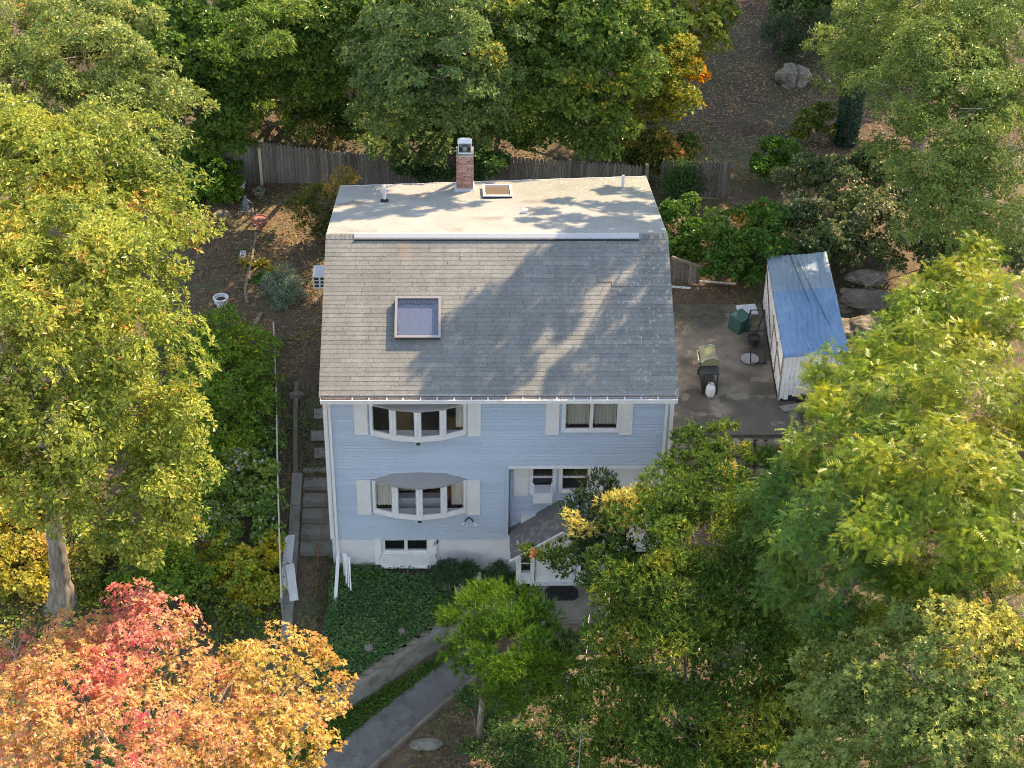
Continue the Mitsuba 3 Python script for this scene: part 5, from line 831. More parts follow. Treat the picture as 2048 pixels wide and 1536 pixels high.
mb = MB(); mb.raw(*rock((-2.05, -5.75, gz(-2, -5.7)+.04), .36, 21, (1.35, .6, .3), 3, .3)); one('stone_slab', 'pale broken stone slab on the bank right of the asphalt path', 'stone', mb, 'm_concrete', 40)
v, f = rock((-8.0, 1.2, -.85), .62, 31, (1.1, 1.0, .5), 4, .3); mb = MB(); mb.raw(v, f, .5); one('soil_mound', 'brown mound of soil and dead stems below the grey flecked bush', 'mound', mb, 'm_ground', True)
# front utility wire
mb = MB(); p0, p1 = np.array((2.62, -2.6, -.3)), np.array((1.75, -11.2, 2.2)); t = np.linspace(0, 1, 14)[:, None]; pts = p0+(p1-p0)*t; pts[:, 2] -= .5*(t*(1-t))[:, 0]
mb.tube(pts, .010, 5); one('overhead_wire', 'pale wire running down to the bottom edge before the dark cedar', 'wire', mb, 'm_acgrey')

# ---------------------------------------------------------------- patio things
K = thing('gas_grill', 'gas grill with an olive hood and a dark side table on the patio', 'grill')
gx, gy, g = 6.98, 7.1, 1.06            # the hood's middle; the grill faces the house
def gb(name, x0, x1, y0, y1, z0, z1, mat, r=None):
    mb = MB()
    if r: m_ = roundbox(gx+x0, gx+x1, gy+y0, gy+y1, g+z0, g+z1, r); mb.raw(m_.vertices, m_.faces)
    else: mb.box(gx+x0, gx+x1, gy+y0, gy+y1, g+z0, g+z1)
    return part(K, name, mb, mat, 30 if r else False)
gb('firebox', -.24, .24, -.38, .38, .62, .84, 'm_black', .02)
prof = [(-.27, .84), (-.27, .93), (-.15, 1.08), (.08, 1.14), (.22, 1.08), (.27, .93), (.27, .84)]
mb = MB(); m_ = trimesh.creation.extrude_polygon(__import__('shapely').Polygon(prof), .76, engine='earcut'); v = m_.vertices; mb.raw(np.column_stack([gx+v[:, 0], gy-.38+v[:, 2], g+v[:, 1]]), m_.faces[:, ::-1], .5); HD = part(K, 'hood', mb, 'm_khaki')
for y0 in (-.40, .375):
    mb = MB()
    for (a, b), (c, d) in zip(prof[:-1], prof[1:]): mb.beam((gx+a, gy+y0+.012, g+b+.01), (gx+c, gy+y0+.012, g+d+.01), .03, .025, (0, 1, 0))
    part(HD, 'trim', mb, 'm_metal')
mb = MB(); mb.tube([(gx-.27, gy-.3, g+.95), (gx-.35, gy-.3, g+.97), (gx-.35, gy+.3, g+.97), (gx-.27, gy+.3, g+.95)], .014, 8); part(HD, 'handle', mb, 'm_metal', 30)
gb('side_table', -.26, .27, -.84, -.42, .80, .84, 'm_dark'); gb('side_table', -.26, .27, .42, .6, .80, .84, 'm_dark'); gb('control_panel', -.30, -.24, -.38, .38, .70, .84, 'm_black')
for i_ in range(4): mb = MB(); mb.tube([(gx-.30, gy-.28+i_*.18, g+.77), (gx-.335, gy-.28+i_*.18, g+.77)], .025, 10); part(K, 'knob', mb, 'm_metal', 30)
for sx in (-.22, .22):
    for sy in (-.80, .36): gb('leg', sx-.02, sx+.02, sy-.02, sy+.02, 0, .8, 'm_black')
gb('bottom_shelf', -.24, .24, -.82, .38, .12, .15, 'm_black'); gb('crossbar', -.24, .24, -.83, -.79, .30, .33, 'm_black')
for sy in (.36, ): mb = MB(); mb.tube([(gx-.26, gy+sy, g+.08), (gx-.22, gy+sy, g+.08)], .08, 14); part(K, 'wheel', mb, 'm_rubber', 30)
K = thing('propane_tank', 'white propane tank under the side table of the grill', 'gas tank'); mb = MB(); c = (gx+.02, gy-.86, g)
mb.lathe(c, [(.0, 0), (.12, 0), (.12, .04), (.155, .09), (.155, .30), (.13, .37), (.05, .40), (0, .40)], 24); part(K, 'cylinder', mb, 'm_white', 35)
mb = MB(); mb.lathe(c, [(.09, .385), (.095, .47), (.085, .47), (.08, .385)], 18); part(K, 'collar', mb, 'm_white', 35)
mb = MB(); mb.tube([(c[0], c[1], g+.44), (c[0]-.08, c[1]+.02, g+.52), (c[0]-.12, c[1]+.15, g+.5), (c[0]-.1, c[1]+.3, g+.66)], .011, 6); part(K, 'hose', mb, 'm_black')
# green bin, dark pot, plank, frame
K = thing('compost_bin', 'tilted dark green box on the patio by the shed', 'bin'); mb = MB(); c = np.array((8.42, 10.05, 1.36)); a = math.radians(38)
ax, ay = np.array([math.cos(a), math.sin(a), 0]), np.array([-math.sin(a), math.cos(a), .12]); az = np.cross(ax, ay); az /= np.linalg.norm(az)
mb.obox(c, ax*.27, ay*.26, az*.28); mb.put(K+'__box', 'm_green'); mb = MB(); mb.obox(c+az*.29, ax*.285, ay*.275, az*.012); part(K, 'lid', mb, 'm_green')
urn(8.78, 9.1, 1.06, .22, .36, 'dark empty pot under the black metal frame', 'm_dark', name='pot', cat='pot')
mb = MB(); mb.lathe((8.55, 8.25, 1.06), [(0, .02), (.28, .0), (.31, .03), (.31, .05), (.27, .035), (0, .03)], 26); one('lid', 'round grey lid lying on the patio below the metal frame', 'lid', mb, 'm_galv', 35)
mb = MB(); mb.obox((8.75, 10.75, 1.40), (.34, .05, .0), (-.03, .22, .06), (0, -.01, .02)); one('plank', 'pale pinkish board between green bin and shed', 'board', mb, 'm_paleplant')
K = thing('metal_frame', 'black tubular A shaped frame leaning by the shed wall', 'frame')
for (y0, y1) in ((8.2, 8.2), (9.6, 9.6)): pass
for x in (8.55, 9.02):
    for a, b in (((x, 8.0, 1.06), (x, 9.0, 2.55)), ((x, 9.0, 2.55), (x, 9.9, 1.06))): mb = MB(); mb.tube([a, b], .022, 8); part(K, 'strut', mb, 'm_black', 30)
for y, z in ((8.0, 1.1), (8.62, 1.98), (9.0, 2.55), (9.9, 1.1)): mb = MB(); mb.tube([(8.55, y, z), (9.02, y, z)], .02, 8); part(K, 'crossbar', mb, 'm_black', 30)
# shed
K = thing('shed', 'white plank shed with a blue tarpaulin over its roof on the patio', 'shed')
sx0, sx1, sy0, sy1, sz = 9.18, 11.15, 5.90, 11.6, 2.90
MB.warp = lambda V: V+np.column_stack([.045*(V[:, 1]-5.9), V[:, 1]*0, V[:, 1]*0])
mb = MB(); mb.box(sx0+.03, sx1-.03, sy0+.03, sy1-.03, .7, sz-.05); part(K, 'body', mb, 'm_dark')
y = sy0
while y < sy1-.05:
    w_ = .24+.12*rng.random(); e = min(y+w_, sy1); mb = MB(); mb.box(sx0-.005+.008*rng.random(), sx0+.03, y+.006, e-.006-(.03 if rng.random() < .25 else 0), 1.02+.10*rng.random(), sz-.02*rng.random()); part(K, 'plank', mb, 'm_peel'); y = e
x = sx0+.02
while x < sx1-.05:
    w_ = .12+.04*rng.random(); e = min(x+w_, sx1); mb = MB(); mb.box(x+.004, e-.004, sy0-.0, sy0+.03, 1.12+.25*rng.random(), sz); part(K, 'plank', mb, 'm_peel'); x = e
for a, b, w_ in (((sx0-.02, sy0+.02, 1.0), (sx0-.02, sy0+.02, sz), .09), ((sx0-.016, 8.9, 1.5), (sx0-.016, 11.6, 2.7), .06), ((sx0-.016, 6.1, 2.0), (sx0-.016, 8.9, 1.5+.9), .05), ((sx0-.018, 8.55, 1.05), (sx0-.018, 8.55, 2.3), .03), ((sx0-.018, 7.35, 1.05), (sx0-.018, 7.35, 2.4), .03)): mb = MB(); mb.beam(a, b, w_, .03, (1, 0, 0)); part(K, 'batten', mb, 'm_wood')
mb = MB(); mb.box(sx0-.04, sx0+.02, sy0, sy1, .95, 1.10); part(K, 'skirt', mb, 'm_rubber')
mb = MB(); mb.box(sx0-.02, sx0+.03, sy0, sy1, sz-.06, sz+.01); part(K, 'eave_strip', mb, 'm_dark')
# roof and tarp: a slightly wrinkled sheet that hangs over the eaves
gx_, gy_ = np.meshgrid(np.linspace(sx0-.035, sx1+.08, 40), np.linspace(sy0-.10, sy1+.1, 110)); zz = sz+.06+(gx_-sx0)*.10
zz += .026*np.sin(gx_*34+1.5*np.sin(gy_*2.1))*np.exp(-((gx_-10.0)/.6)**2)+.09*(meshkit.fbm(np.stack([gx_*1.6, gy_*1.1, gx_*0], -1), 4, 5)-.5)
zz -= .10*np.clip((sy0-.04-gy_)/.06, 0, 1)+.07*np.clip((sx0-.03-gx_)/.03, 0, 1)+.12*np.clip((gx_-sx1-.03)/.05, 0, 1)
i, j = np.meshgrid(np.arange(109), np.arange(39), indexing='ij'); q = np.stack([i*40+j, i*40+j+1, (i+1)*40+j+1, (i+1)*40+j], -1).reshape(-1, 4)
mb = MB(); mb.raw(np.stack([gx_, gy_, zz], -1).reshape(-1, 3), q, .5); one('tarpaulin', 'wrinkled blue tarpaulin spread over the shed roof', 'tarpaulin', mb, 'm_tarp', True)
for i_, (x0, y0, x1, y1) in enumerate(((9.9, 11.9, 10.25, 8.7), (10.15, 11.2, 10.75, 7.3))): mb = MB(); t = np.linspace(0, 1, 16); px_, py_ = x0+(x1-x0)*t, y0+(y1-y0)*t; mb.tube(np.column_stack([px_, py_, sz+.09+(px_-sx0)*.10+.02]), .010, 5); one('cord', ('left', 'right')[i_]+' dark cord lying along the blue tarpaulin', 'cord', mb, 'm_black')
MB.warp = None
mb = MB(); mb.obox((9.65, 5.55, 1.10), (.42, .1, .02), (-.06, .16, -.02), (0, .0, .025)); one('plank', 'curled pale board at the front foot of the shed', 'board', mb, 'm_concrete')
K = thing('wooden_gate', 'dark timber posts and rails right of the shed front', 'gate')
for x in (10.05, 10.55, 11.0): mb = MB(); mb.box(x-.05, x+.05, 5.25, 5.35, .5, 2.0); part(K, 'post', mb, 'm_wood')
for z in (1.25, 1.9): mb = MB(); mb.box(10.0, 11.6, 5.19, 5.24, z-.05, z+.05, .95); part(K, 'rail', mb, 'm_wood')
for i_ in range(4): mb = MB(); mb.box(10.08+i_*.13, 10.19+i_*.13, 5.36, 5.39, .7, 1.75); part(K, 'board', mb, 'm_wood')
# ---------------------------------------------------------------- foliage
def unit(v): return v/(np.linalg.norm(v, axis=-1, keepdims=True)+1e-12)
def sph(n): return unit(rng.normal(size=(n, 3)))
def perp(a):
    r = np.where(np.abs(a[:, 2:]) < .9, [0, 0, 1.0], [1.0, 0, 0]); u = unit(np.cross(a, r)); return u, np.cross(a, u)
def leaves(P, D, N, L, W, kind):
    """one mesh of leaves: base points P, directions D, normals N, lengths L, widths W -> vertices, faces, leaf index per vertex"""
    S = np.cross(N, D); n = len(P); L, W = np.broadcast_to(L, (n,))[:, None], np.broadcast_to(W, (n,))[:, None]
    if kind == 'kite':
        v = np.stack([P, P+D*L*.52+S*W*.5+N*W*.18, P+D*L-N*L*.10, P+D*L*.52-S*W*.5+N*W*.18], 1); f = [(0, 1, 2), (0, 2, 3)]
    elif kind == 'blade': v = np.stack([P-S*W*.5, P+S*W*.5, P+D*L-N*L*.05], 1); f = [(0, 1, 2)]
    else:  # lobed
        v = np.stack([P, P+D*L*.42+S*W*.62, P+D*L*.55+S*W*.16+N*L*.05, P+D*L-N*L*.08, P+D*L*.55-S*W*.16+N*L*.05, P+D*L*.42-S*W*.62], 1); f = [(0, 1, 2), (0, 2, 3), (0, 3, 4), (0, 4, 5)]
    m = v.shape[1]; F = (np.array(f)[None]+(np.arange(n)*m)[:, None, None]).reshape(-1, 3)
    return v.reshape(-1, 3), F, np.repeat(np.arange(n), m)
def pick(pal, n, pos):
    """leaf colours: patches of the palette that vary from clump to clump and from leaf to leaf"""
    c = np.array([p[:3] for p in pal]); w_ = np.array([p[3] for p in pal]); w_ = np.cumsum(w_/w_.sum())
    t = np.clip(.62*((meshkit.fbm(pos*.75+11, 3, 4)-.5)*2.3+.5)+.38*rng.random(n), 0, .9999); t = np.where(rng.random(n) < .18, rng.random(n)*.9999, t)
    i = np.searchsorted(w_, t); i = np.minimum(i, len(pal)-1)
    c = c[i]*(.72+.56*rng.random((n, 1))); lum = c.mean(1, keepdims=True); return np.clip(lum+(c-lum)*1.10, .006, .8)
G1, G2, G3 = (.035, .075, .022), (.055, .105, .028), (.085, .14, .032)
YG, YG2, GO, OR = (.165, .20, .035), (.26, .26, .05), (.36, .29, .06), (.50, .22, .04)
PAL = {
 'background': [(*G2, .5), (.08, .13, .04, .5)],
 'oak': [(0.115, 0.170, 0.044, .12), (0.220, 0.263, 0.054, .28), (0.309, 0.342, 0.069, .30), (0.426, 0.420, 0.093, .2), (0.515, 0.434, 0.109, .06), (0.592, 0.303, 0.093, .04)],
 'oak_pale': [(0.103, 0.155, 0.054, .2), (0.193, 0.244, 0.069, .3), (0.283, 0.321, 0.093, .3), (0.412, 0.426, 0.170, .16), (0.541, 0.258, 0.077, .04)],
 'maple_dark': [(0.094, 0.160, 0.035, .5), (0.147, 0.227, 0.046, .35), (0.186, 0.280, 0.049, .13), (0.479, 0.473, 0.066, .02)],
 'long_dark': [(0.120, 0.172, 0.041, .4), (0.159, 0.237, 0.049, .4), (0.238, 0.302, 0.066, .17), (0.640, 0.516, 0.098, .03)],
 'oak_blue': [(0.134, 0.195, 0.072, .35), (0.175, 0.242, 0.081, .4), (0.245, 0.299, 0.087, .2), (0.541, 0.460, 0.095, .05)],
 'maple_mix': [(0.087, 0.154, 0.034, .3), (0.119, 0.183, 0.042, .4), (0.191, 0.249, 0.048, .22), (0.445, 0.380, 0.072, .08)],
 'gold': [(.10, .15, .03, .25), (.20, .23, .04, .35), (.34, .31, .06, .3), (.44, .33, .06, .1)],
 'goldo': [(0.144, 0.210, 0.040, .3), (0.306, 0.294, 0.050, .4), (0.450, 0.294, 0.040, .3)],
 'orange': [(.30, .26, .05, .25), (.55, .30, .03, .5), (.60, .24, .02, .25)],
 'willow': [(0.148, 0.211, 0.058, .35), (0.193, 0.258, 0.068, .4), (0.281, 0.314, 0.087, .2), (0.474, 0.436, 0.135, .05)],
 'frond': [(0.116, 0.185, 0.029, .3), (0.194, 0.262, 0.035, .4), (0.323, 0.345, 0.045, .25), (0.466, 0.393, 0.059, .05)],
 'frond_gold': [(.13, .19, .03, .3), (.22, .26, .035, .4), (.34, .32, .045, .3)],
 'grn': [(0.073, 0.150, 0.038, .4), (0.109, 0.188, 0.038, .4), (0.182, 0.240, 0.038, .2)],
 'oak_grey': [(0.171, 0.229, 0.071, .4), (0.232, 0.282, 0.082, .4), (0.341, 0.354, 0.105, .2)],
 'pale': [(0.227, 0.255, 0.071, .35), (0.388, 0.369, 0.090, .35), (0.582, 0.510, 0.141, .25), (0.582, 0.284, 0.080, .05)],
 'cedar': [(0.068, 0.122, 0.031, .34), (0.107, 0.171, 0.041, .32), (0.183, 0.235, 0.046, .2), (0.457, 0.423, 0.081, .14)],
 'dark': [(.03, .052, .028, .6), (.05, .078, .038, .35), (.2, .2, .12, .05)],
 'cedar_gold': [(0.445, 0.378, 0.117, .5), (0.589, 0.516, 0.164, .5)],
 'pine': [(0.070, 0.143, 0.027, .4), (0.107, 0.197, 0.032, .33), (0.177, 0.266, 0.037, .19), (0.378, 0.408, 0.062, .08)],
 'maple_red': [(0.408, 0.312, 0.110, .25), (0.551, 0.350, 0.140, .28), (0.612, 0.312, 0.180, .25), (0.622, 0.218, 0.170, .15), (0.612, 0.123, 0.150, .07)],
 'red': [(0.550, 0.357, 0.176, .3), (0.619, 0.270, 0.198, .45), (0.627, 0.154, 0.176, .25)],
 'crim': [(.58, .34, .16, .4), (.60, .20, .16, .4), (.60, .10, .14, .2)],
 'mgold': [(0.374, 0.302, 0.084, .3), (0.541, 0.377, 0.115, .4), (0.624, 0.349, 0.136, .25), (0.624, 0.151, 0.125, .05)],
 'under': [(0.105, 0.176, 0.037, .25), (0.158, 0.254, 0.041, .4), (0.252, 0.333, 0.046, .25), (0.631, 0.545, 0.072, .1)],
 'under_mix': [(0.113, 0.201, 0.056, .35), (0.177, 0.274, 0.064, .3), (0.322, 0.354, 0.081, .2), (0.640, 0.640, 0.580, .15)],
 'yellow_bush': [(0.209, 0.299, 0.053, .3), (0.359, 0.359, 0.060, .3), (0.640, 0.493, 0.060, .4)],
 'gold_bush': [(0.299, 0.287, 0.057, .3), (0.483, 0.425, 0.092, .4), (0.598, 0.414, 0.127, .3)],
 'yellow_green': [(0.084, 0.126, 0.035, .5), (0.196, 0.224, 0.042, .3), (0.504, 0.420, 0.070, .2)],
 'yellow_green2': [(.08, .13, .03, .4), (.16, .20, .04, .35), (.34, .31, .08, .25)],
 'bright': [(0.062, 0.150, 0.025, .4), (0.112, 0.213, 0.031, .4), (0.188, 0.250, 0.037, .2)],
 'bright_dark': [(0.064, 0.134, 0.030, .45), (0.092, 0.185, 0.036, .35), (0.163, 0.235, 0.042, .17), (0.640, 0.268, 0.070, .03)],
 'cypress': [(0.046, 0.065, 0.026, .5), (0.078, 0.098, 0.033, .4), (0.156, 0.156, 0.052, .1)],
 'cypress_gold': [(.26, .22, .08, .5), (.36, .28, .10, .5)],
 'silver': [(0.150, 0.210, 0.135, .4), (0.255, 0.315, 0.225, .4), (0.405, 0.450, 0.330, .2)],
 'vine': [(0.049, 0.105, 0.031, .3), (0.070, 0.140, 0.042, .4), (0.140, 0.210, 0.056, .2), (0.420, 0.420, 0.140, .1)],
 'maple_bush': [(.06, .11, .03, .35), (.14, .18, .04, .3), (.34, .28, .07, .2), (.50, .22, .10, .15)],
 'dry': [(.22, .18, .07, .4), (.36, .28, .12, .3), (.07, .10, .03, .3)],
 'olive_mix': [(0.082, 0.121, 0.049, .4), (0.121, 0.162, 0.065, .3), (0.244, 0.244, 0.114, .15), (0.640, 0.583, 0.389, .15)],
 'hedge': [(0.039, 0.065, 0.026, .5), (0.058, 0.085, 0.036, .4), (0.156, 0.130, 0.065, .1)],
 'bigleaf': [(.06, .11, .03, .4), (.10, .16, .04, .4), (.20, .24, .10, .2)],
 'yellow_sap': [(.08, .13, .03, .4), (.20, .22, .04, .4), (.36, .28, .05, .2)],
 'dark_under': [(0.055, 0.109, 0.036, .5), (0.082, 0.155, 0.046, .35), (0.164, 0.237, 0.055, .15)],
 'maple_pink': [(.07, .12, .03, .6), (.12, .17, .04, .4)],
 'pink': [(.42, .20, .16, .4), (.48, .28, .22, .4), (.09, .13, .03, .2)],
 'oleander': [(0.042, 0.084, 0.035, .4), (0.070, 0.126, 0.056, .4), (0.140, 0.210, 0.126, .2)],
}
ALT = {('gold', 'frond'): 'frond_gold', ('gold', 'cedar'): 'cedar_gold', ('gold', 'maple_red'): 'mgold', ('gold', 'cypress'): 'cypress_gold'}
# kind, leaf length, width, leaves per twig end, twig ends per m2 of clump, spread of the leaves round the twig
SPEC = {
 'oak': ('kite', .145, .06, 8, 11, 1.0), 'oak_pale': ('kite', .145, .06, 8, 15, 1.0), 'maple_dark': ('kite', .15, .11, 6, 14, .8), 'long_dark': ('kite', .20, .065, 8, 12, .9),
 'oak_blue': ('kite', .15, .075, 8, 15, .9), 'maple_mix': ('kite', .13, .10, 7, 17, .8), 'willow': ('kite', .15, .05, 8, 8, 1.1), 'frond': ('frond', .27, .03, 5, 8.0, 1.0), 'oak_grey': ('lobed', .145, .09, 7, 11, .9),
 'cedar': ('scale', .11, .036, 9, 34, .9), 'pine': ('needle', .17, .018, 14, 29, .8), 'maple_red': ('lobed', .105, .085, 6, 9, 1.0), 'cypress': ('scale', .07, .02, 9, 40, .7), 'hedge': ('kite', .07, .04, 7, 34, .8),
 'background': ('kite', .42, .30, 6, 2.6, .9), 'bigleaf': ('kite', .24, .12, 6, 7, .9), 'silver': ('kite', .06, .025, 8, 45, 1.0), 'oleander': ('kite', .13, .026, 7, 50, 1.0), 'dry': ('kite', .07, .04, 6, 22, 1.0), 'under': ('kite', .15, .062, 6, 14, .8), 'dark_under': ('kite', .12, .05, 6, 20, .9),
}
DEF = ('kite', .11, .085, 7, 24, .8)
TRI = 0
def foliage(blobs, sp, rc, dens=1.0):
    """twig ends on clumps spread over the blobs; each twig end carries a small spray of leaves"""
    kind, LL, WW, k, den, spread = SPEC.get(sp, DEF); CP, CA, CC = [], [], []
    for b in blobs:
        c, R = np.array(b[:3]), b[3]*1.1; rr = min(rc, R*.5); n = max(6, int(3.6*(R/rr)**2)); d = sph(n); d = d[(d[:, 2] > -.55) | (rng.random(n) < .35)]
        rad = (R-rr*.4)*(.38+.42*meshkit.fbm(d*1.9+c, 2, 8)+.50*rng.random(len(d))**.7)
        cc = c+d*rad[:, None]*np.array([1, 1, .85]); cr = rr*(.5+.75*rng.random(len(d)))
        for q, r_ in zip(cc, cr):
            m = max(3, int(den*dens*9.0*r_*r_)); a = sph(m); a[:, 2] = np.where(a[:, 2] < -.2, -a[:, 2]*rng.random(m), a[:, 2])
            p = q+a*(r_*(.55+.5*rng.random(m)**.6))[:, None]*np.array([1, 1, .7]); out = unit(p-c)
            CP.append(p); CA.append(unit(a*.5+out*.45+np.array([0, 0, .75])+rng.normal(size=(m, 3))*.33)); CC.append(np.full(m, PALI(b, sp)))
    return np.vstack(CP), np.vstack(CA), np.concatenate(CC)
PKEYS = list(PAL)
def PALI(b, sp):
    if len(b) > 4: return PKEYS.index(ALT.get((b[4], sp), b[4]))
    return PKEYS.index(sp)
def spray(CP, CA, CC, sp):
    kind, LL, WW, k, den, spread = SPEC.get(sp, DEF); n = len(CP); u, w_ = perp(CA)
    ph = (np.arange(k)[None]*2*np.pi/k+rng.random((n, 1))*6.28+rng.normal(size=(n, k))*.35)[..., None]
    el = {'needle': .55, 'scale': .75, 'frond': 1.25}.get(kind, 1.15)*spread; th = (el+rng.normal(size=(n, k))*.30)[..., None]
    A, U, V = CA[:, None], u[:, None], w_[:, None]
    D = A*np.cos(th)+(U*np.cos(ph)+V*np.sin(ph))*np.sin(th); D[..., 2] -= {'kite': .18, 'lobed': .22, 'frond': .12}.get(kind, 0); D = unit(D)
    N = unit(A+rng.normal(size=D.shape)*.30-D*(D*A).sum(-1, keepdims=True)); N = unit(N-D*(N*D).sum(-1, keepdims=True))
    off = D*{'needle': 0.0, 'scale': 0.0, 'frond': .04}.get(kind, .03)
    if kind in ('scale', 'needle'): off = off+A*(rng.random((n, k, 1))*LL*1.1)
    P = CP[:, None]+off; L = LL*(.55+.85*rng.random((n, k))); P, D, N, L = P.reshape(-1, 3), D.reshape(-1, 3), N.reshape(-1, 3), L.reshape(-1)
    cid = np.repeat(CC, k); col = np.zeros((len(P), 3))
    for c in np.unique(cid): s_ = cid == c; col[s_] = pick(PAL[PKEYS[c]], s_.sum(), P[s_])
    if kind == 'frond':
        np_ = 6; S = np.cross(N, D); bend = rng.normal(size=len(P))*.22; PP, DD, NN, LL_, ci = [], [], [], [], []
        for i in range(1, np_+1):
            t = i/(np_+.5); base = P+D*(L*t)[:, None]-np.array([0, 0, 1])*(L*.18*t*t)[:, None]+S*(L*bend*t*t)[:, None]
            for s_ in (-1, 1): PP.append(base); DD.append(unit(D*.45+S*s_*.9-N*.12)); NN.append(N); LL_.append(L*.31*(1-.5*abs(t-.4))*(.8+.4*rng.random(len(P)))); ci.append(np.arange(len(P)))
        v, f, li = leaves(np.vstack(PP), np.vstack(DD), np.vstack(NN), np.concatenate(LL_), WW, 'blade'); return v, f, col[np.concatenate(ci)][li]
    v, f, li = leaves(P, D, N, L, WW*(L/LL), 'blade' if kind in ('needle', 'scale') else kind); return v, f, col[li]
def crown_mesh(key, blobs, sp, rc, dens=1.0):
    global TRI
    v, f, c = spray(*foliage(blobs, sp, rc, dens), sp); TRI += len(f)
    scene[key] = mikit.ply((v, f), 'm_needle' if SPEC.get(sp, DEF)[0] in ('needle', 'scale') else 'm_leaf', smooth=False, color=c)
def limb(key, pts, r0, r1, mat='m_bark', n=8, wob=.12):
    p = np.asarray(pts, float); t = np.linspace(0, 1, len(p)); T_ = np.linspace(0, 1, 12); q = np.column_stack([np.interp(T_, t, p[:, i]) for i in range(3)])
    q[1:-1] += rng.normal(size=(10, 3))*wob*.5; q[1:-1] = (q[:-2]+2*q[1:-1]+q[2:])/4
    mb = MB(); mb.tube(q, r0+(r1-r0)*T_**.8, n); mb.put(key, mat, True)
for name, label, cat, sp, base, blobs, o in TREES:
    K = thing(name, label, cat); crown_mesh(K+'__crown', blobs, sp, o.get('rc', .6))
    A = np.array([b[:3] for b in blobs]); Rr = np.array([b[3] for b in blobs]); ctr = (A*Rr[:, None]).sum(0)/Rr.sum(); b0 = np.array(base); b0[2] = gz(b0[0], b0[1])-.1
    if sp == 'pine':
        tr = np.array([b0, b0+[.02, .1, 1.1], b0+[.05, .05, 2.0], b0+[.25, .1, 3.0], b0+[.15, .2, 4.0], [ctr[0], ctr[1]+.5, 2.3]])
        limb(K+'__trunk', tr, .11, .03, wob=.10); fork = tr[3]
    else:
        h = {'oak': .60, 'maple_red': .45, 'cedar': .2, 'willow': .35}.get(sp, .45); fork = b0*(1-h)+np.array([ctr[0], ctr[1], ctr[2]-.6])*h
        if sp == 'oak': fork = np.array([-12.5, -1.1, 6.2])
        if sp == 'willow': fork = np.array([13.95, 21.6, 7.0])
        r = {'oak': .29, 'willow': .30, 'cedar': .2, 'maple_red': .2}.get(sp, .22)
        if sp == 'oak':      # flared root collar
            T_ = np.linspace(0, 1, 40); q = b0+(fork-b0)*T_[:, None]; q[1:-1] += rng.normal(size=(38, 3))*.012; mb = MB(); rad = r*(1-.35*T_)+.30*np.exp(-T_*14)
            n = 26; g = np.arange(n)*2*np.pi/n; rr_ = rad[:, None]*(1+.05*np.sin(g*5+T_[:, None]*3)+.25*np.exp(-T_*16)[:, None]*np.sin(g*4+1)+.03*rng.normal(size=(40, n)))
            v = np.stack([q[:, None, 0]+rr_*np.cos(g), q[:, None, 1]+rr_*np.sin(g), q[:, None, 2]+0*g], -1).reshape(-1, 3)
            f = [(i*n+j, i*n+(j+1) % n, (i+1)*n+(j+1) % n, (i+1)*n+j) for i in range(39) for j in range(n)]; mb.raw(v, f, .5); mb.put(K+'__trunk', 'm_bark', True)
        else: limb(K+'__trunk', [b0, b0*.5+fork*.5+[.1, 0, 0], fork], r, r*.62, n=12, wob=.08)
    if sp == 'willow': ivyp = (b0, fork, r)
    for i in np.argsort(-Rr)[:14 if sp in ('maple_red', 'cedar') else 9]:
        e = A[i]+[0, 0, -.15*Rr[i]]; m_ = fork*.45+e*.55+[0, 0, -.12*np.linalg.norm(e-fork)*.5]
        limb(numbered(K+'__limb'), [fork-[0, 0, .3], m_, e], .10 if sp != 'pine' else .03, .018, 'm_palebark' if sp == 'maple_red' else 'm_bark', 6, .18)
    if sp in ('maple_red', 'cedar', 'oak_pale', 'oak_blue', 'willow', 'frond', 'oak_grey', 'pine'):  # fine twigs that show through the gaps
        mb = MB()
        for b in blobs:
            c = np.array(b[:3])
            for _ in range(5 if sp != 'pine' else 2):
                d = sph(1)[0]; d[2] = abs(d[2])*.6-.1; e = c+d*b[3]*(.75+.35*rng.random()); s_ = c+sph(1)[0]*b[3]*.25-[0, 0, b[3]*.2]; mb.tube([s_, s_*.5+e*.5+sph(1)[0]*.08, e], [.022, .014, .006], 4, False)
        mb.put(K+'__twigs', 'm_palebark' if sp in ('maple_red', 'willow') else 'm_bark', True); labels[K+'__twigs'] = {'kind': 'stuff'}
B['m_palebark'] = pr((0.42, 0.37, 0.31), 0.85)
for name, label, cat, sp, base, blobs, o in SHRUBS:
    K = thing(name, label, cat); crown_mesh(K+'__foliage', blobs, sp, o.get('rc', .4))
    A = np.array([b[:3] for b in blobs]); c = A.mean(0); g0 = np.array([c[0], c[1], gz(c[0], c[1])-.05])
    for i in range(min(4, len(blobs))): limb(numbered(K+'__stem'), [g0+sph(1)[0]*[.1, .1, 0], (g0+A[i])/2+[0, 0, .1], A[i]], .03, .01, 'm_bark', 5, .05)
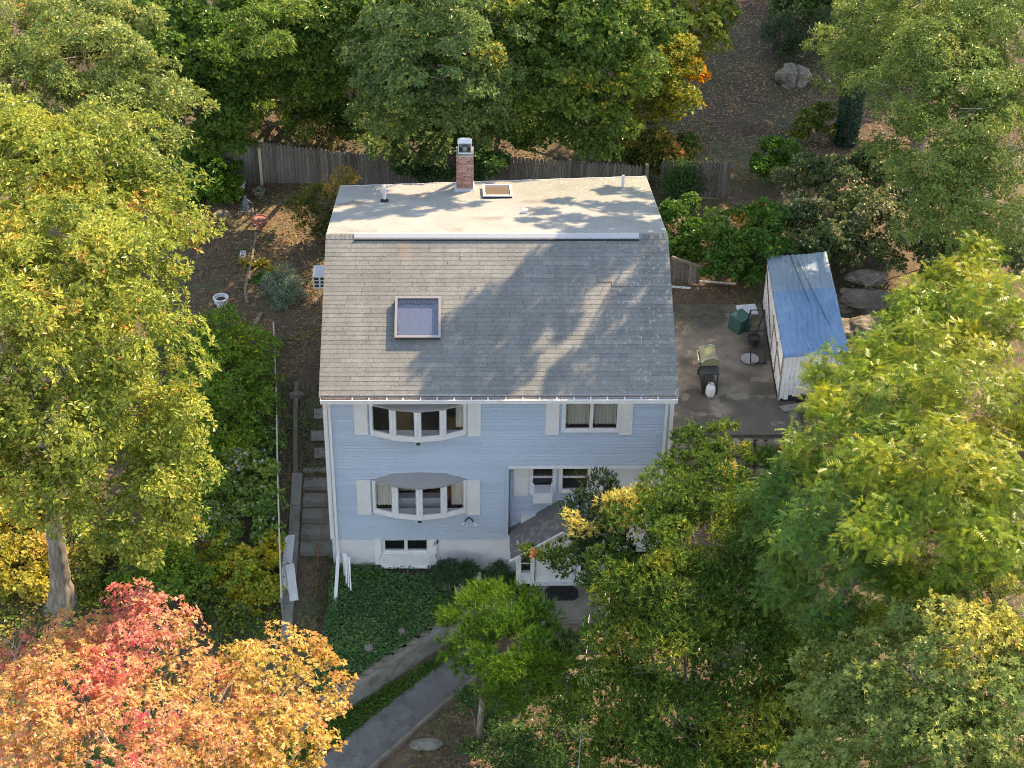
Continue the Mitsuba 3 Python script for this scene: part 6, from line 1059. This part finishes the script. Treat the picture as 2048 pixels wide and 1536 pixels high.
# ---------------------------------------------------------------- tall trees beyond the top of the frame, whose shade falls on roof and yard
SHADE_R = [(9.77, 12.51, 17.15, 0.42), (9.22, 12.17, 17.33, 0.42), (8.06, 11.09, 16.65, 0.45), (7.43, 10.73, 16.74, 0.42), (6.82, 10.09, 16.47, 0.35), (7.71, 9.66, 15.66, 0.42), (8.72, 10.49, 15.98, 0.4), (10.99, 12.67, 17.89, 0.42), (11.05, 12.42, 17.14, 0.36), (6.49, 8.76, 15.43, 0.36), (8.54, 10.2, 16.93, 0.32), (8.9, 9.31, 15.94, 0.28), (10.81, 11.58, 17.39, 0.3), (6.38, 8.66, 15.65, 0.25), (12.34, 12.25, 17.48, 0.32), (12.4, 10.79, 16.27, 0.45), (12.09, 10.18, 16.52, 0.45), (13.37, 10.42, 16.89, 0.45), (11.09, 9.17, 15.94, 0.42), (12.62, 9.32, 16.25, 0.5), (13.35, 9.13, 16.08, 0.5), (9.38, 8.39, 15.07, 0.28), (13.22, 13.08, 17.99, 0.28), (11.71, 11.24, 16.96, 0.22), (8.8, 10.14, 16.13, 0.25), (6.94, 9.23, 15.42, 0.3), (11.38, 10.5, 16.92, 0.18), (12.37, 10.73, 16.6, 0.32), (13.5, 10.39, 16.71, 0.45), (12.37, 9.92, 16.68, 0.42), (13.17, 10.91, 16.95, 0.35), (10.41, 13.2, 18.23, 0.3), (8.51, 9.7, 16.04, 0.25), (7.88, 9.29, 16.3, 0.3), (8.15, 8.75, 15.66, 0.25), (12.8, 14.41, 17.84, 0.7), (11.62, 14.74, 17.61, 0.59), (9.28, 13.96, 15.99, 0.49), (11.19, 15.16, 15.74, 0.59), (10.06, 12.76, 16.6, 0.56), (13.2, 16.4, 17.36, 0.63), (9.02, 15.21, 16.44, 0.35), (9.92, 16.69, 16.48, 0.35), (11.3, 17.35, 15.53, 0.49), (10.64, 16.08, 16.37, 0.39), (8.52, 14.28, 16.58, 0.25), (11.43, 12.62, 16.96, 0.49), (10.14, 13.54, 17.25, 0.4), (9.41, 13.97, 17.13, 0.3), (12.07, 15.17, 17.56, 0.45), (12.57, 17.39, 16.41, 0.4), (11.68, 13.6, 18.05, 0.45)]
SHADE_L = [(3.52, 17.66, 16.75, 0.69), (4.57, 18.5, 16.84, 0.62), (4.96, 17.35, 16.4, 0.62), (5.19, 15.89, 15.61, 0.5), (4.03, 15.81, 17.28, 0.56), (5.17, 16.27, 17.39, 0.5), (3.35, 15.6, 17.44, 0.5), (5.47, 15.31, 16.72, 0.38), (6.61, 16.25, 16.81, 0.35), (6.59, 15.68, 15.78, 0.25), (3.4, 18.85, 16.36, 0.5), (3.9, 16.29, 16.46, 0.45), (4.68, 15.92, 15.88, 0.4)]
for name, label, base, blobs, sp in (
    ('tall_tree', 'tall tree standing high behind the right rear of the house', (16.8, 21.5), SHADE_R, 'maple_dark'),
    ('tall_tree', 'tall tree standing high behind the fence left of the chimney', (6.5, 24.0), SHADE_L, 'maple_dark')):
    K = thing(name, label, 'tree'); crown_mesh(K+'__crown', blobs, sp, .2, 1.35)
    b0 = np.array([*base, gz(*base)-.2]); c = np.array([q[:3] for q in blobs]).mean(0); limb(K+'__trunk', [b0, b0*.5+(c+b0)*.25+[1.2, 1.2, 4.0], c-[0, 0, 2]], .30, .10, n=10)
    for q in blobs[::3]: limb(numbered(K+'__limb'), [c-[0, 0, 2.0], (c+np.array(q[:3]))/2-[0, 0, .8], q[:3]], .07, .02, 'm_bark', 6)
for i, (x, y, z, r) in enumerate(((17.5, 36.5, 13.5, 3.0), (22.0, 37.5, 12.5, 3.2), (21.0, 42.0, 17.0, 3.4), (26.0, 41.0, 15.0, 3.4), (14.5, 41.5, 17.5, 2.6), (20.5, 32.5, 14.5, 2.8), (16.5, 31.5, 15.0, 2.2))):
    K = thing('background_tree', ('nearest', 'second', 'third', 'fourth', 'leftmost', 'lower right', 'lower left')[i]+' of the forest trees beyond the top right edge that shade the clearing', 'tree')
    bl = [(x, y, z, r)]+[(x+r*.8*math.cos(a), y+r*.8*math.sin(a), z-1.2+.6*math.sin(a*3), r*.6) for a in (0, 1.3, 2.5, 3.8, 5.1)]
    crown_mesh(K+'__crown', bl, 'background', 1.1, .6); b0 = np.array([x, y, gz(x, y)-.2]); limb(K+'__trunk', [b0, (x, y, z*.5), (x, y, z)], .35, .12, n=10)
# ivy on the trunk, on the bed, on the fence end and along the path
def carpet(name, label, pts, nrm, sp_len, pal, kindl='kite', per=1, cat='ivy', lift=.06, w_=.8, parent=None):
    global TRI
    n = len(pts); N = unit(nrm+rng.normal(size=(n, 3))*.45); u, v_ = perp(N); a = rng.random(n)*6.28; D = u*np.cos(a)[:, None]+v_*np.sin(a)[:, None]; L = sp_len*(.6+.8*rng.random(n))
    v, f, li = leaves(pts+nrm*(rng.random(n)*lift)[:, None], D, N, L, L*w_, kindl); col = pick(PAL[pal], n, pts); TRI += len(f)
    if parent: key = parent
    else: key = numbered(name); labels[key] = {'label': label, 'category': cat, 'kind': 'stuff'}
    scene[key] = mikit.ply((v, f), 'm_leaf', smooth=False, color=col[li])
def in_poly(poly, n):
    import shapely
    from shapely.geometry import Polygon
    P = Polygon(poly); x0, y0, x1, y1 = P.bounds; g = np.column_stack([x0+rng.random(n*3)*(x1-x0), y0+rng.random(n*3)*(y1-y0)]); return g[shapely.contains_xy(P, g[:, 0], g[:, 1])][:n]
PAL['ivy'] = [(0.072, 0.145, 0.055, .45), (0.109, 0.196, 0.071, .38), (0.188, 0.278, 0.095, .17)]
PAL['clover'] = [(.05, .12, .02, .4), (.08, .17, .025, .45), (.14, .2, .03, .15)]
PAL['litter'] = [(0.253, 0.138, 0.063, .3), (0.368, 0.230, 0.127, .35), (0.460, 0.333, 0.196, .2), (0.138, 0.086, 0.052, .15)]
PAL['groundmix'] = [(0.049, 0.098, 0.031, .45), (0.084, 0.140, 0.042, .35), (0.308, 0.280, 0.070, .2)]
PAL['undermix2'] = [(0.103, 0.190, 0.052, .4), (0.172, 0.276, 0.061, .35), (0.517, 0.483, 0.086, .25)]
PAL['dryleaf'] = [(.30, .19, .06, .4), (.42, .32, .09, .3), (.09, .12, .03, .3)]
up_ = lambda n: np.tile([0, 0, 1.0], (n, 1))
g = in_poly([(-4.9, -.05), (.7, -.1), (.6, -.95), (-.5, -1.2), (-1.63, -1.83), (-2.4, -2.5), (-3.21, -3.2), (-4.38, -4.2), (-5.0, -4.7), (-5.3, -4.3), (-5.0, -2.0), (-4.98, -.8)], 22000)
g = g[~((g[:, 1] > -.42) & (g[:, 0] > -3.5) & (g[:, 0] < -1.9) & (rng.random(len(g)) < .93))]
z = bed_z(g[:, 0], g[:, 1])+.10*(meshkit.fbm(np.column_stack([g*2.2, g[:, 0]*0]), 3, 6))+.02
carpet('ivy_bed', 'dense dark green ivy covering the bed below the white foundation', np.column_stack([g, z]), up_(len(g)), .085, 'ivy', lift=.10)
g = in_poly([(-.9, -1.95), (-1.45, -2.35), (-2.9, -3.45), (-4.4, -4.6), (-6.0, -5.9), (-6.4, -6.8), (-5.2, -6.3), (-4.25, -5.45), (-2.85, -4.0), (-1.3, -2.6)], 8500)
carpet('ground_cover', 'bright green strip of low weeds between retaining wall and asphalt path', np.column_stack([g, ground_z(g[:, 0], g[:, 1])+.03]), up_(len(g)), .07, 'clover', lift=.10, cat='weeds')
b0, fk, r = ivyp; t = rng.random(5200); a = rng.random(5200)*6.28; nn = np.column_stack([np.cos(a), np.sin(a), a*0+.2]); pp = b0+(fk-b0)*t[:, None]+nn*(r*1.05+.12*rng.random((5200, 1)))
PAL['trunkivy'] = [(0.032, 0.072, 0.047, .6), (0.054, 0.108, 0.063, .4)]
k_ = [k for k in labels if 'ivy covered trunk in the upper' in labels[k].get('label', '')][0]
carpet('x', '', pp, unit(nn), .10, 'trunkivy', parent=k_+'__ivy'); labels[k_+'__ivy'] = {'kind': 'stuff'}
n = 1500; g = np.column_stack([7.15+.38*rng.normal(size=n), np.full(n, 18.02), 2.25+.5*rng.normal(size=n)]); g = g[(g[:, 2] > 1.6) & (g[:, 2] < 3.3)]
carpet('fence_ivy', 'dark ivy climbing over the short right fence', g, np.tile([0, -1.0, .2], (len(g), 1)), .09, 'vine', lift=.12, cat='ivy')
# ground cover and litter under the trees
def scatter(poly, n, name, label, L, pal, lift, cat, den=None, kindl='kite', w_=.6):
    g = in_poly(poly, n)
    if den is not None: g = g[rng.random(len(g)) < np.clip((meshkit.fbm(np.column_stack([g*den, g[:, 0]*0+3]), 3, 9)-.34)*4, 0, 1)]
    carpet(name, label, np.column_stack([g, ground_z(g[:, 0], g[:, 1])+.012]), up_(len(g)), L, pal, kindl, lift=lift, cat=cat, w_=w_)
scatter([(-17, -9), (-6.5, -9), (-6.45, -2), (-6.55, 3.0), (-7.2, 7.5), (-9.0, 9.2), (-17, 9.0)], 42000, 'ground_cover', 'mixed green and yellow ground cover under the oak left of the chain link fence', .10, 'undermix2', .30, 'ground cover', .6)
scatter([(-17, -5), (-12.0, -5), (-11.8, 2), (-17, 4)], 11000, 'dry_leaves', 'sunlit golden ground cover and dry leaves left of the thick oak trunk', .09, 'dryleaf', .30, 'ground cover', .5)
scatter([(-14, 9), (-5.1, 9), (-5.1, 18.8), (-14, 19)], 6500, 'fallen_leaves', 'brown fallen leaves strewn over the left yard', .075, 'litter', .02, 'leaves', .35)
scatter([(-14, 9), (-5.1, 5), (-5.1, 18.8), (-14, 19)], 9000, 'grass', 'sparse green weeds in the left yard', .055, 'groundmix', .05, 'weeds', .5, 'blade', .2)
scatter([(-6.5, 3.0), (-5.1, 3.4), (-5.1, 10), (-7.2, 9)], 3500, 'ground_cover', 'leafy weeds on the shaded bank between chain link fence and house', .07, 'groundmix', .06, 'weeds', .8)
scatter([(-6.0, -6.5), (-5.0, -4.9), (-4.95, .7), (-6.0, .7)], 2600, 'ground_cover', 'thin weeds on the dirt strip below the concrete stairs', .05, 'groundmix', .05, 'weeds', .8)
scatter([(5.5, 19), (20, 17), (22, 40), (5.5, 40)], 16000, 'fallen_leaves', 'brown fallen leaves over the dirt clearing around the boulder', .10, 'litter', .03, 'leaves', .3)
scatter([(-14, 19.6), (6, 18.5), (6, 34), (-14, 34)], 14000, 'undergrowth', 'dark low undergrowth behind the rear picket fence', .12, 'groundmix', .4, 'undergrowth', .35)
scatter([(-14, 10.6), (9, 11.2), (9, 17.7), (-5.2, 18.4)], 7000, 'ground_cover', 'weeds in the narrow yard between house and rear fence', .09, 'groundmix', .2, 'weeds', .4)
scatter([(3.4, -9), (16, -9), (16, 3.7), (5.0, 3.7), (5.0, .2), (3.4, .2)], 24000, 'undergrowth', 'shaded undergrowth below the walnut and the cedar', .10, 'groundmix', .3, 'undergrowth', .4)
scatter([(-4.1, -9.5), (-2.2, -5.4), (-.2, -3.0), (2.0, -3.0), (3.4, -9.5)], 5200, 'ground_cover', 'patchy weeds on the bank between path edging and pine', .06, 'groundmix', .12, 'weeds', .7)
scatter([(-4.1, -9.5), (-2.2, -5.4), (-.2, -3.0), (2.0, -3.0), (3.4, -9.5)], 2200, 'fallen_leaves', 'pale dry leaves on the bank beside the asphalt path', .055, 'litter', .03, 'leaves', .6)
scatter([(9.9, 4.3), (16, 4.3), (16, 17), (5.2, 17), (5.2, 13), (9.0, 12.8), (11.3, 12.6), (11.3, 6)], 13000, 'undergrowth', 'weeds and leaf litter around the shed and behind the patio', .08, 'groundmix', .15, 'undergrowth', .4)
n = 900; g = np.column_stack([5.2+4.2*rng.random(n), 4.3+8.1*rng.random(n), np.full(n, 1.06)]); g = g[rng.random(n) < .12+.6*(g[:, 1] > 10)]
carpet('fallen_leaves', 'scattered leaves on the patio slab', g, up_(len(g)), .06, 'litter', lift=.01, cat='leaves')
n = 70; g = np.column_stack([7.2+.5*rng.random(n)-.3, 9.3+.6*rng.random(n), np.full(n, 1.062)])
# roof debris
n = 110; x = -4.5+9.2*rng.random(n)**.7; y = -.1+4.4*rng.random(n); carpet('fallen_leaves', 'a few dry leaves caught on the grey shingle roof', np.column_stack([x, y, rf(y)+.02]), np.tile(nf, (n, 1)), .05, 'litter', lift=.006, cat='leaves')
n = 45; x = 9.3+1.7*rng.random(n); y = 6.0+5.4*rng.random(n); carpet('fallen_leaves', 'a few leaves lying on the blue tarpaulin', np.column_stack([x+.045*(y-5.9), y, 2.99+(x-9.18)*.10+.02]), up_(n), .06, 'litter', lift=.02, cat='leaves')
# yucca and broad leaved clumps
def tuft(name, label, cat, x, y, z, n, L, W, pal, el=(.3, 1.25)):
    global TRI
    a = rng.random(n)*6.28; e = el[0]+(el[1]-el[0])*rng.random(n); P, Ds = [], []
    V, F, C = [], [], []; col = pick(PAL[pal], n, np.tile([x, y, z], (n, 1))+rng.normal(size=(n, 3)))
    for i in range(n):
        d = np.array([math.cos(a[i])*math.sin(e[i]), math.sin(a[i])*math.sin(e[i]), math.cos(e[i])]); s_ = np.array([-math.sin(a[i]), math.cos(a[i]), 0])*W/2; l_ = L*(.7+.5*rng.random()); b0 = np.array([x, y, z])
        pts = [b0+d*l_*t-np.array([0, 0, l_*.45*t*t]) for t in (0, .4, .75, 1)]; ws = (.7, 1, .7, 0.05); k0 = len(V)
        for p, w__ in zip(pts, ws): V += [p-s_*w__, p+s_*w__]
        F += [(k0, k0+1, k0+3), (k0, k0+3, k0+2), (k0+2, k0+3, k0+5), (k0+2, k0+5, k0+4), (k0+4, k0+5, k0+7), (k0+4, k0+7, k0+6)]; C += [col[i]]*8
    K = thing(name, label, cat); scene[K] = mikit.ply((np.array(V), np.array(F)), 'm_leaf', color=np.array(C)); TRI += len(F)
PAL['yucca'] = [(.035, .06, .045, .5), (.05, .085, .06, .5)]
PAL['hosta'] = [(.32, .26, .05, .4), (.46, .36, .08, .4), (.16, .18, .04, .2)]
for wx, wy in ((-11.4, 18.6),): tuft('yucca', 'dark spiky yucca clump by the rear fence in the left yard', 'yucca', wx, wy, gz(wx, wy), 90, 1.0, .045, 'yucca')
for (wx, wy), l_ in zip(((-8.15, 13.5), (-7.75, 13.0), (-8.75, 13.6)), ('yellowing hosta right of the cinder block', 'yellowing hosta above the silver green shrub', 'yellowed plant at the dirt edging above the cinder block')): tuft('hosta_plant', l_, 'plant', wx, wy, gz(wx, wy), 40, .5, .09, 'hosta')
tuft('hosta_plant', 'bright green broad leaved plant above the silver green shrub', 'plant', -8.0, 12.6, gz(-8, 12.6), 60, .55, .10, 'clover')
for (wx, wy), l_ in zip(((-1.85, -1.35), (-2.85, -1.85), (-3.75, -.35)), ('pale green leafy weed rising from the middle of the ivy bed', 'small light green weed in the ivy bed left of the middle', 'taller green weed against the foundation left of the basement window')): tuft('weed', l_, 'weed', wx, wy, float(bed_z(wx, wy)), 70, .5, .10, 'clover', (.5, 1.4))
tuft('succulent', 'pale green succulents in the mossy stone pot', 'plant', -8.62, 17.95, gz(-8.6, 17.9)+.36, 60, .28, .07, 'silver')
tuft('potted_plant', 'green plant in the urn near the rear fence', 'plant', -9.42, 18.35, gz(-9.42, 18.35)+.38, 70, .30, .06, 'clover', (.1, 1.0))
print('foliage triangles', TRI, 'entries', len(scene))
